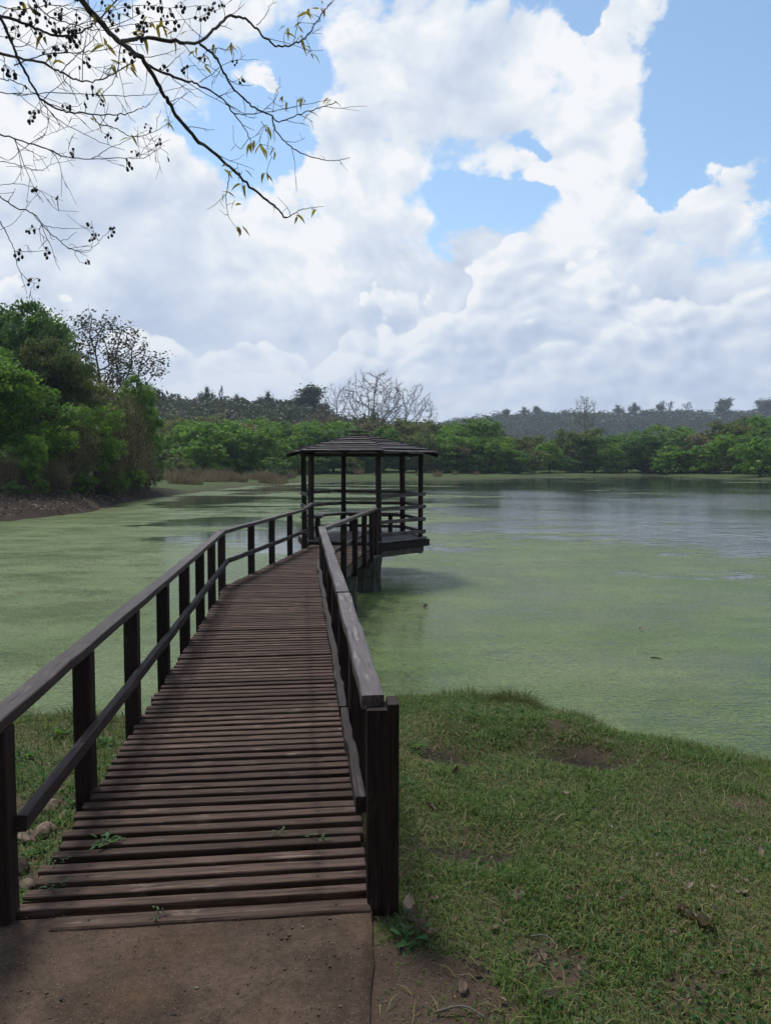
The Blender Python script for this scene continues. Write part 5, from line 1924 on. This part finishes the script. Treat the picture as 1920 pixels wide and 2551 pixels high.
def blades(seed, n, xr, yr, hmul, wmul, lush=0.0):
    r = rng(seed)
    x = r.uniform(*xr, n)
    y = yr[0] + (yr[1] - yr[0]) * r.uniform(0, 1, n) ** 1.25
    s = pond_sd(x, y)
    tuft = fbm(x * 2.3, y * 2.3, 3, 51)
    bare = bare_mask(x, y)
    hol = np.exp(-(((x - 1.30) / .33) ** 2 + ((y - 4.98) / .20) ** 2)) + np.exp(-(((x - .42) / .30) ** 2 + ((y - 3.34) / .07) ** 2))
    keep = (r.uniform(0, 1, n) > hol * .9) & (s > -.04) & ~under_deck(x, y, .02) & ((np.abs(x) < .58 * y + .3) | (r.uniform(0, 1, n) < .45)) & (r.uniform(0, 1, n) > bare * .82) & (r.uniform(0, 1, n) < .35 + 1.3 * tuft)
    x, y, s, tuft, bare = x[keep], y[keep], s[keep], tuft[keep], bare[keep]
    n = len(x)
    z = height(x, y) - .004
    edge = sstep(-s, -.75, -.02)
    h = (.012 + .030 * r.uniform(0, 1, n) ** 2.2 + .034 * sstep(tuft, .52, .75) * r.uniform(.3, 1, n)) * hmul
    h = h * (1 - edge) + edge * (.05 + .13 * r.uniform(0, 1, n) ** 1.5) * (.5 + tuft)
    h = h + .17 * np.exp(-(((x - 1.22) / .34) ** 2 + ((y - 6.92) / .16) ** 2)) * r.uniform(.15, 1, n)
    h = h * (1 - .4 * bare)
    a = r.uniform(0, 2 * pi, n)
    lean = np.clip(r.gamma(2.0, .62, n), .1, 3.0)
    a = np.where(edge > .5, r.normal(1.2, 1.1, n), a)
    dx, dy = np.cos(a), np.sin(a)
    straw = (r.uniform(0, 1, n) < .022) & (edge < .3)
    h = np.where(straw, r.uniform(.05, .11, n), h)
    lean = np.where(straw, r.uniform(3.0, 9.0, n), lean)
    w = (.0016 + .0016 * r.uniform(0, 1, n)) * wmul * (.8 + y * .06)
    sa = a + pi / 2 + r.normal(size=n) * .5
    sx, sy = np.cos(sa) * w, np.sin(sa) * w
    b = np.stack([x, y, z], -1)
    sd = np.stack([sx, sy, 0 * sx], -1)
    k1 = 1 / np.sqrt(1 + lean ** 2)
    mid = b + np.stack([dx * h * lean * k1 * .45, dy * h * lean * k1 * .45, h * .75 * k1 + .2 * h], -1)
    tip = b + np.stack([dx * h * lean * k1 * 1.25, dy * h * lean * k1 * 1.25, h * k1 * 1.0], -1)
    V = np.stack([b - sd, b + sd, mid - sd * .75, mid + sd * .75, tip], 1).reshape(-1, 3)
    k = np.arange(n)[:, None] * 5
    F = np.concatenate([k + np.array([[0, 1, 3]]), k + np.array([[0, 3, 2]]), k + np.array([[2, 3, 4]])])
    patch = fbm(x * .9, y * .9, 4, 61)
    dry = r.uniform(0, 1, n) < np.clip(.03 + .42 * sstep(patch, .50, .74) + .25 * edge + .3 * bare - lush, .04, .7)
    dry = dry | straw
    t = np.where(dry, r.uniform(.62, 1.0, n), np.clip(r.normal(.30, .17, n), 0, .6))
    return V, F, np.repeat(t, 5)


def gz(x, y):
    return float(height(np.array([float(x)]), np.array([float(y)]))[0])


def hump(seed, n, cx, cy_, rx, ry, hh):
    """a coarse tussock at the water's edge"""
    r = rng(seed)
    a = r.uniform(0, 2 * pi, n)
    q = np.sqrt(r.uniform(0, 1, n))
    x, y = cx + np.cos(a) * q * rx, cy_ + np.sin(a) * q * ry
    z = height(x, y) - .01
    h = hh * (1.1 - q) * r.uniform(.5, 1.3, n) + .04
    l = r.normal(size=(n, 2)) * .5 + np.stack([np.cos(a), np.sin(a)], -1) * .7 * q[:, None]
    b = np.stack([x, y, z], -1)
    w = r.uniform(.0015, .003, n)
    t = r.uniform(0, pi, n)
    sd = np.stack([np.cos(t) * w, np.sin(t) * w, 0 * w], -1)
    mid = b + np.stack([l[:, 0] * h * .4, l[:, 1] * h * .4, h * .7], -1)
    tip = b + np.stack([l[:, 0] * h * 1.2, l[:, 1] * h * 1.2, h * .95], -1)
    V = np.stack([b - sd, b + sd, mid - sd * .75, mid + sd * .75, tip], 1).reshape(-1, 3)
    k = np.arange(n)[:, None] * 5
    F = np.concatenate([k + np.array([[0, 1, 3]]), k + np.array([[0, 3, 2]]), k + np.array([[2, 3, 4]])])
    return V, F, np.repeat(np.where(r.uniform(0, 1, n) < .4, r.uniform(.6, .95, n), r.uniform(0, .4, n)), 5)


for k, (cx, cy_, rx, ry, hh, n, lab) in enumerate([
        (1.20, 6.72, .40, .17, .19, 2600, 'coarse dark grass tussock standing up at the water edge right of the boardwalk'),
        (1.78, 6.32, .35, .14, .16, 1300, 'lower dark tussock just right of the coarse one at the water edge'),
        (2.75, 5.35, .35, .16, .13, 1300, 'dry trailing tussock on the bank edge at the right'),
        (.25, 7.12, .35, .13, .17, 1100, 'grass tussock on the bank edge beside the railing'),
        (-2.55, 6.25, .5, .25, .16, 1800, 'lush grass tussock on the left bank between the posts'),
        (-3.0, 6.35, .4, .2, .18, 1300, 'tall green tussock on the left bank by the water')]):
    V, F, T = hump(440 + k, n, cx, cy_, rx, ry, hh)
    mid = np.array([cx, cy_, gz(cx, cy_)])
    tag(link('grass_tussock', make_mesh('grass_tussock', V - mid, F, M['grass'], False, {'tint': T}), None, Vector(mid)), lab, 'grass tuft', 'tussocks along the bank edge')

V1, F1, T1 = blades(401, 560000, (-.1, 6.6), (1.4, 8.2), 1.0, 1.0)
V2, F2, T2 = blades(402, 150000, (-7.5, -1.2), (1.6, 8.2), 1.5, 1.25, .15)
o = link('grass', make_mesh('grass', np.vstack([V1, V2]), np.vstack([F1, F2 + len(V1)]), M['grass'], False, {'tint': np.concatenate([T1, T2])}))
tag(o, 'short trodden grass on the bank beside the boardwalk', 'grass', kind='stuff')


def drop(px, py, lift=0.0):
    """ground point seen at (px, py) of the 1665 wide picture"""
    z = -.1
    for _ in range(12):
        p = on(px * DS, py * DS, z)
        z = .5 * z + .5 * gz(p.x, p.y)
    p = on(px * DS, py * DS, z)
    return Vector((p.x, p.y, gz(p.x, p.y) + lift))


# ---- low broad-leaved cover that grows through the turf in patches
r = rng(71)
n = 60000
x = r.uniform(-4.4, 4.4, n)
y = 1.8 + 6.0 * r.uniform(0, 1, n) ** 1.2
pt = fbm(x * 1.7, y * 1.7, 4, 83)
kp = (pond_sd(x, y) > .02) & ~under_deck(x, y, .02) & (np.abs(x) < .6 * y + .3) & (pt + r.normal(size=n) * .05 > .60)
x, y = x[kp], y[kp]
C = np.stack([x, y, height(x, y) + r.uniform(.012, .040, len(x))], -1)
V, F = leaf_quads(C, .019, .015, r, .35)
tag(link('clover', make_mesh('clover', V, F, M['weed'], False, {'tint': np.repeat(np.clip(.3 + r.normal(size=len(C)) * .22, 0, 1), 4)})), 'patches of small round leaved ground cover in the turf', 'ground cover', kind='stuff')

# ---- gravel and grit on the dirt and the apron
def build_gravel():
    r = rng(55)
    n = 2600
    x = np.concatenate([r.uniform(-.05, .55, n // 2), r.uniform(-1.5, -.06, n // 2)])
    y = np.concatenate([r.uniform(1.9, 3.0, n // 2), r.uniform(1.9, 2.7, n // 2)])
    keep = (np.arange(n) >= n // 2) | (r.uniform(0, 1, n) < bare_mask(x, y))
    keep &= ~((np.arange(n) >= n // 2) & (r.uniform(0, 1, n) < .45))
    x, y = x[keep], y[keep]
    z = np.where(x < -.055, -.012, height(x, y))
    n = len(x)
    s = r.gamma(2.0, .0011, n) + .001
    oc = np.array([[1, 0, 0], [-1, 0, 0], [0, 1, 0], [0, -1, 0], [0, 0, .6], [0, 0, -.6]], float)
    V = (np.stack([x, y, z], -1)[:, None, :] + oc[None] * s[:, None, None] * r.uniform(.6, 1.3, (n, 6, 1))).reshape(-1, 3)
    f = np.array([[0, 2, 4], [2, 1, 4], [1, 3, 4], [3, 0, 4], [2, 0, 5], [1, 2, 5], [3, 1, 5], [0, 3, 5]])
    F = (np.arange(n)[:, None, None] * 6 + f[None]).reshape(-1, 3)
    m, g, out = new_mat('grit')
    c = g.ramp(g.node('ShaderNodeAttribute', attribute_name='tint').outputs['Fac'], [(0, (.03, .025, .022)), (.5, (.11, .08, .062)), (.85, (.18, .125, .085)), (1, (.30, .26, .22))])
    principled(g, out, c, .8, .3)
    o = link('gravel', make_mesh('gravel', V, F, m, False, {'tint': np.repeat(r.uniform(0, 1, n), 6)}))
    tag(o, 'loose grit and gravel on the apron and the bare dirt', 'gravel', kind='stuff')


build_gravel()


# ---- fallen leaves, stones, weeds, sticks
def dead_leaf(seed, curl, L=.09, W=.042):
    r = rng(seed)
    V, F = [], []
    nx, ny = 7, 5
    for i in range(nx):
        t = i / (nx - 1)
        w = W / 2 * (sin(pi * min(1, .04 + t * .96)) ** .7) * (1 + .15 * r.normal() * (0 < i < nx - 1))
        for j in range(ny):
            s = j / (ny - 1) * 2 - 1
            V.append((t * L - L / 2, s * w, curl * (s * s) * w * 1.1 + curl * .5 * L * (t - .4) ** 2 + r.normal() * .0045))
    for i in range(nx - 1):
        for j in range(ny - 1):
            a = i * ny + j
            F.append((a, a + 1, a + ny + 1, a + ny))
    V += [(-L / 2 - .025, .002, .004), (-L / 2 - .025, -.002, .004)]
    F.append((2, 3, len(V) - 2, len(V) - 1)) if False else None
    return make_mesh('dead_leaf', V, F, M['leaf_dry'], True, {'tint': np.clip(np.full(len(V), .25 + .5 * r.uniform()) + r.normal(size=len(V)) * .05, 0, 1)})


DL = [dead_leaf(500 + k, [.5, .9, 1.4, .2, 1.1][k], .09 + .01 * (k % 3), .040 + .006 * (k % 2)) for k in range(5)]
OWN = [
    (1222, 1722, 1.15, .1, 'pale curled dead leaf at the lip of the dark hollow in the grass'),
    (986, 1676, 1.0, 1.0, 'upright tan dead leaf in the grass left of the dark hollow'),
    (1070, 1681, .5, .1, 'tiny orange fallen leaf beside the upright tan one'),
    (1516, 2006, 1.9, .5, 'big crumpled brown leaf lying in the right part of the grass'),
    (1492, 1992, 1.3, .6, 'dark curled leaf touching the big crumpled brown one'),
    (882, 1962, 1.3, .4, 'grey dead leaf against the foot of the end post'),
    (870, 1905, 1.2, .7, 'pale folded leaf beside the end post, upper one'),
    (892, 1985, 1.1, .2, 'brown flat leaf just below the grey one at the end post'),
    (1605, 1936, .9, .2, 'pale leaf alone near the right edge of the grass'),
    (930, 1752, .9, .3, 'pale dry leaf in the grass right of the boardwalk railing'),
    (1438, 1645, .8, .4, 'light leaf near the grassy bank edge at right'),
    (1640, 1852, 1.1, .3, 'reddish brown leaf at the right edge above the pale one'),
    (1333, 2016, 1.0, .3, 'flat brown leaf in the grass left of the big crumpled one'),
    (1000, 2142, .9, .2, 'brown leaf by the pale stick near the bottom'),
    (1120, 1940, 1.3, .1, 'flat brown leaf patch below the dark soil line'),
    (272, 1995, .8, .5, 'curled dead leaf on the sunken first board of the boardwalk'),
    (905, 2015, 1.2, .3, 'dull leaf at the corner where dirt meets grass'),
    (1185, 2170, 1.0, .4, 'pale grey leaf at the bottom edge right of the stick'),
    (1545, 1980, .8, .7, 'small upright leaf right above the big crumpled one'),
    (1470, 1975, .8, .3, 'small light leaf left above the big crumpled one'),
]
rl = random.Random(31)
for px, py, sc, tilt, lab in OWN:
    p = drop(px, py, .018)
    o = link('dead_leaf', DL[rl.randrange(5)], None, p, (rl.uniform(-.3, .3), -tilt, rl.uniform(0, 6.28)), sc * .72)
    tag(o, lab, 'dead leaf', 'fallen leaves on the bank')
for k in range(46):
    px, py = rl.uniform(880, 1640), rl.uniform(1700, 2200)
    p = drop(px, py, .014)
    o = link('dead_leaf', DL[rl.randrange(5)], None, p, (rl.uniform(-.4, .4), rl.uniform(-.4, .4), rl.uniform(0, 6.28)), rl.uniform(.25, .55))
    tag(o, 'small dull brown leaf scrap lying flat in the grass', 'dead leaf', 'leaf scraps in the grass')


def stone_mesh(seed, sx, sy, sz):
    import bmesh
    bm = bmesh.new()
    bmesh.ops.create_icosphere(bm, subdivisions=3, radius=1)
    r = rng(seed)
    pl = unit(r.normal(size=(14, 3)))
    for v in bm.verts:
        c = np.array(v.co)
        for q in pl:
            e = c @ q - .66
            if e > 0:
                c = c - q * e * .97
        c = c * (1 + .07 * (fbm(np.array([c[0] * 2 + seed]), np.array([c[1] * 2 + c[2] * 1.7]), 3, seed)[0] - .5))
        v.co = Vector((c[0] * sx, c[1] * sy, c[2] * sz))
    me = bpy.data.meshes.new('stone')
    bm.to_mesh(me)
    bm.free()
    me.materials.append(M['stone'])
    return me


m, g, out = new_mat('field_stone')
co = g.node('ShaderNodeTexCoord').outputs['Object']
n = g.noise(co, 9.0, 6, .65)
n2 = g.noise(co, 45.0, 4, .65)
principled(g, out, g.mix(g.map(g.m('ADD', g.m('MULTIPLY', n, .7), g.m('MULTIPLY', n2, .3)), .35, .65), (.10, .075, .058, 1), (.26, .19, .145, 1)), .85, .2, g.m('ADD', n, n2), .6, .01)
M['stone'] = m
for k, (px, py, w, hgt, lab) in enumerate([
        (108, 1752, .075, .045, 'reddish flat stone highest beside the left edge of the boardwalk'),
        (98, 1806, .080, .060, 'large tan stone below the reddish flat one'),
        (55, 1818, .070, .050, 'yellowish stone left of the large tan one'),
        (46, 1888, .040, .060, 'narrow brown stone behind the left front post'),
        (58, 1925, .045, .035, 'small grey stone lowest by the boardwalk edge'),
        (140, 1768, .040, .028, 'small dark stone between the reddish stone and the planks')]):
    p = drop(px, py)
    o = link('stone', stone_mesh(600 + k, w, w * .8, hgt), None, p + Vector((0, 0, hgt * .3)), (rl.uniform(-.2, .2), rl.uniform(-.2, .2), rl.uniform(0, 6)))
    tag(o, lab, 'stone', 'stones left of the boardwalk')


def weed_mesh(seed, n, L, up):
    r = rng(seed)
    VV, FF, TT = [], [], []
    off = 0
    for i in range(n):
        a, e = r.uniform(0, 6.28), r.uniform(.1, 1.0) * up
        d = np.array([cos(a) * cos(e), sin(a) * cos(e), sin(e)])
        s = np.array([-sin(a), cos(a), 0])
        c0 = r.normal(size=3) * .02 * np.array([1, 1, .2]) + d * L * r.uniform(.0, .7)
        l, w = L * r.uniform(.4, .9), L * r.uniform(.08, .17)
        pts = []
        for t, ww in ((0, .15), (.3, .9), (.65, .8), (1, .05)):
            q = c0 + d * l * t - np.array([0, 0, .35 * l * t * t])
            pts += [q - s * w * ww, q + s * w * ww]
        VV += pts
        FF += [(off, off + 1, off + 3, off + 2), (off + 2, off + 3, off + 5, off + 4), (off + 4, off + 5, off + 7, off + 6)]
        off += 8
        TT += [r.uniform(0, 1)] * 8
    VV = np.array(VV)
    VV[:, 2] = np.maximum(VV[:, 2], .003)
    return make_mesh('weed', VV, FF, M['weed'], True, {'tint': TT})


WD = [weed_mesh(701, 34, .058, .8), weed_mesh(702, 46, .065, 1.2), weed_mesh(703, 16, .036, .7)]
for px, py, k, sc, dk, lab in [
        (232, 1822, 0, .95, 1, 'leafy weed sprouting between the planks at lower left'),
        (690, 1812, 2, .9, 1, 'weed shoot between the planks at lower right'),
        (602, 1800, 2, .7, 1, 'tiny weed shoot on the planks left of the lower right one'),
        (125, 1862, 2, .8, 1, 'small weed at the plank ends on the left'),
        (120, 1915, 2, .9, 1, 'low weed creeping over the plank ends, lower one'),
        (340, 1976, 2, .7, 1, 'flat green weed in the gap above the sunken board'),
        (60, 1955, 0, .9, 0, 'leafy weed at the foot of the left front post'),
        (80, 1850, 1, 1.0, 0, 'tall grassy weed among the stones at left'),
        (130, 1780, 1, .9, 0, 'broad green weed right of the reddish stone'),
        (160, 1740, 1, .9, 0, 'green weed hugging the second left post'),
        (60, 1760, 0, 1.0, 0, 'dark weed left of the reddish stone'),
        (95, 1690, 1, 1.2, 0, 'tall green weed on the left bank behind the rail'),
        (230, 1610, 1, 1.3, 0, 'bushy weed between the second and third left posts'),
        (130, 1590, 1, 1.4, 0, 'bushy bright weed on the left bank crest'),
        (60, 1640, 1, 1.1, 0, 'low weed on the left bank near the frame edge'),
        (775, 1880, 1, .8, 0, 'green weed squeezed between the planks and the end post'),
        (775, 1800, 1, .8, 0, 'narrow weed beside the right plank ends above the end post'),
        (880, 2035, 0, 1.2, 0, 'spreading green weed at the foot of the end post'),
        (900, 1620, 1, 1.2, 0, 'dark green weed right of the railing in the grass'),
        (880, 1700, 1, 1.0, 0, 'low weed near the dark soil by the railing')]:
    p = on(px * DS, py * DS, .004) if dk else drop(px, py)
    o = link('weed', WD[k], None, p, (0, 0, rl.uniform(0, 6)), sc)
    tag(o, lab, 'weed', 'weeds by the boardwalk')

for k, (a, c, lab, rd) in enumerate([
        ((940, 2196), (1046, 2206), 'pale curved stick lying at the bottom of the grass', .0042),
        ((1300, 2062), (1362, 2112), 'thin tan twig in the grass below the big crumpled leaf', .0026),
        ((1000, 1690), (1048, 1655), 'thin dry stalk near the upright tan leaf', .002),
        ((1145, 2030), (1210, 2060), 'brown twig on the bare reddish dirt', .003)]):
    p, q = drop(*a, .012), drop(*c, .012)
    mid = (p + q) / 2 + Vector((.01, .02, .012))
    V, F = tubes([(spline([p - mid, Vector((0, 0, 0)), q - mid], 5), np.linspace(rd, rd * .5, 11))], 5)
    tag(link('twig', make_mesh('twig', V, F, M['bark_pale'], True), None, mid), lab, 'twig')

# ---- bits floating on the duckweed
for px, py, sc, lab in [(919, 1312, 1.6, 'red brown leaf floating on the duckweed right of the piles'), (1383, 1360, 1.1, 'brown leaf floating far out on the right duckweed')]:
    p = on(px * DS, py * DS, WATER + .02)
    tag(link('floating_leaf', dead_leaf(900 + px, 1.2), None, p, (.2, -.2, 1.0), sc), lab, 'leaf')
p, q = on(1405 * DS, 1421 * DS, WATER + .008), on(1428 * DS, 1423 * DS, WATER + .008)
V, F = tubes([(np.array([p - (p + q) / 2, (0, .02, .004), q - (p + q) / 2]), np.array([.008, .009, .006]))], 6)
tag(link('floating_stick', make_mesh('floating_stick', V, F, M['bark_dark'], True), None, (p + q) / 2), 'short dark stick floating on the duckweed at right', 'stick')

# ---- leaf litter on the left bank
r = rng(66)
n = 9000
Y = r.uniform(27, 56, n)
X = -r.uniform(13.4, 20.0, n) - np.maximum(0, 33 - Y) * .4
s = pond_sd(X, Y)
kp = (s > .1) & (s < 4.5)
X, Y = X[kp], Y[kp]
C = np.stack([X, Y, height(X, Y) + .03], -1)
V, F = leaf_quads(C, .11, .07, r, .25)
o = link('leaf_litter', make_mesh('leaf_litter', V, F, M['leaf_dry'], False, {'tint': np.repeat(r.uniform(0, 1, len(C)) ** 1.8, 4)}))
tag(o, 'fallen dry leaves strewn over the dark left bank', 'leaf litter', kind='stuff')

# ================================================================== hazy air
bm_v = [(x, y, z) for x in (-1400, 1400) for y in (-300, 1500) for z in (-4.2, 150)]
o = link('haze', make_mesh('haze', bm_v, [(0, 1, 3, 2), (4, 6, 7, 5), (0, 4, 5, 1), (2, 3, 7, 6), (0, 2, 6, 4), (1, 5, 7, 3)]))
m = bpy.data.materials.new('hazy_air')
m.use_nodes = True
g = NT(m.node_tree)
out = g.node('ShaderNodeOutputMaterial')
pv = g.node('ShaderNodeVolumePrincipled', {'Color': (0.72, 0.84, 1.0, 1), 'Density': 0.00025, 'Anisotropy': 0.2})
g.put(out.inputs['Volume'], pv.outputs[0])
o.data.materials.append(m)
tag(o, kind='stuff')
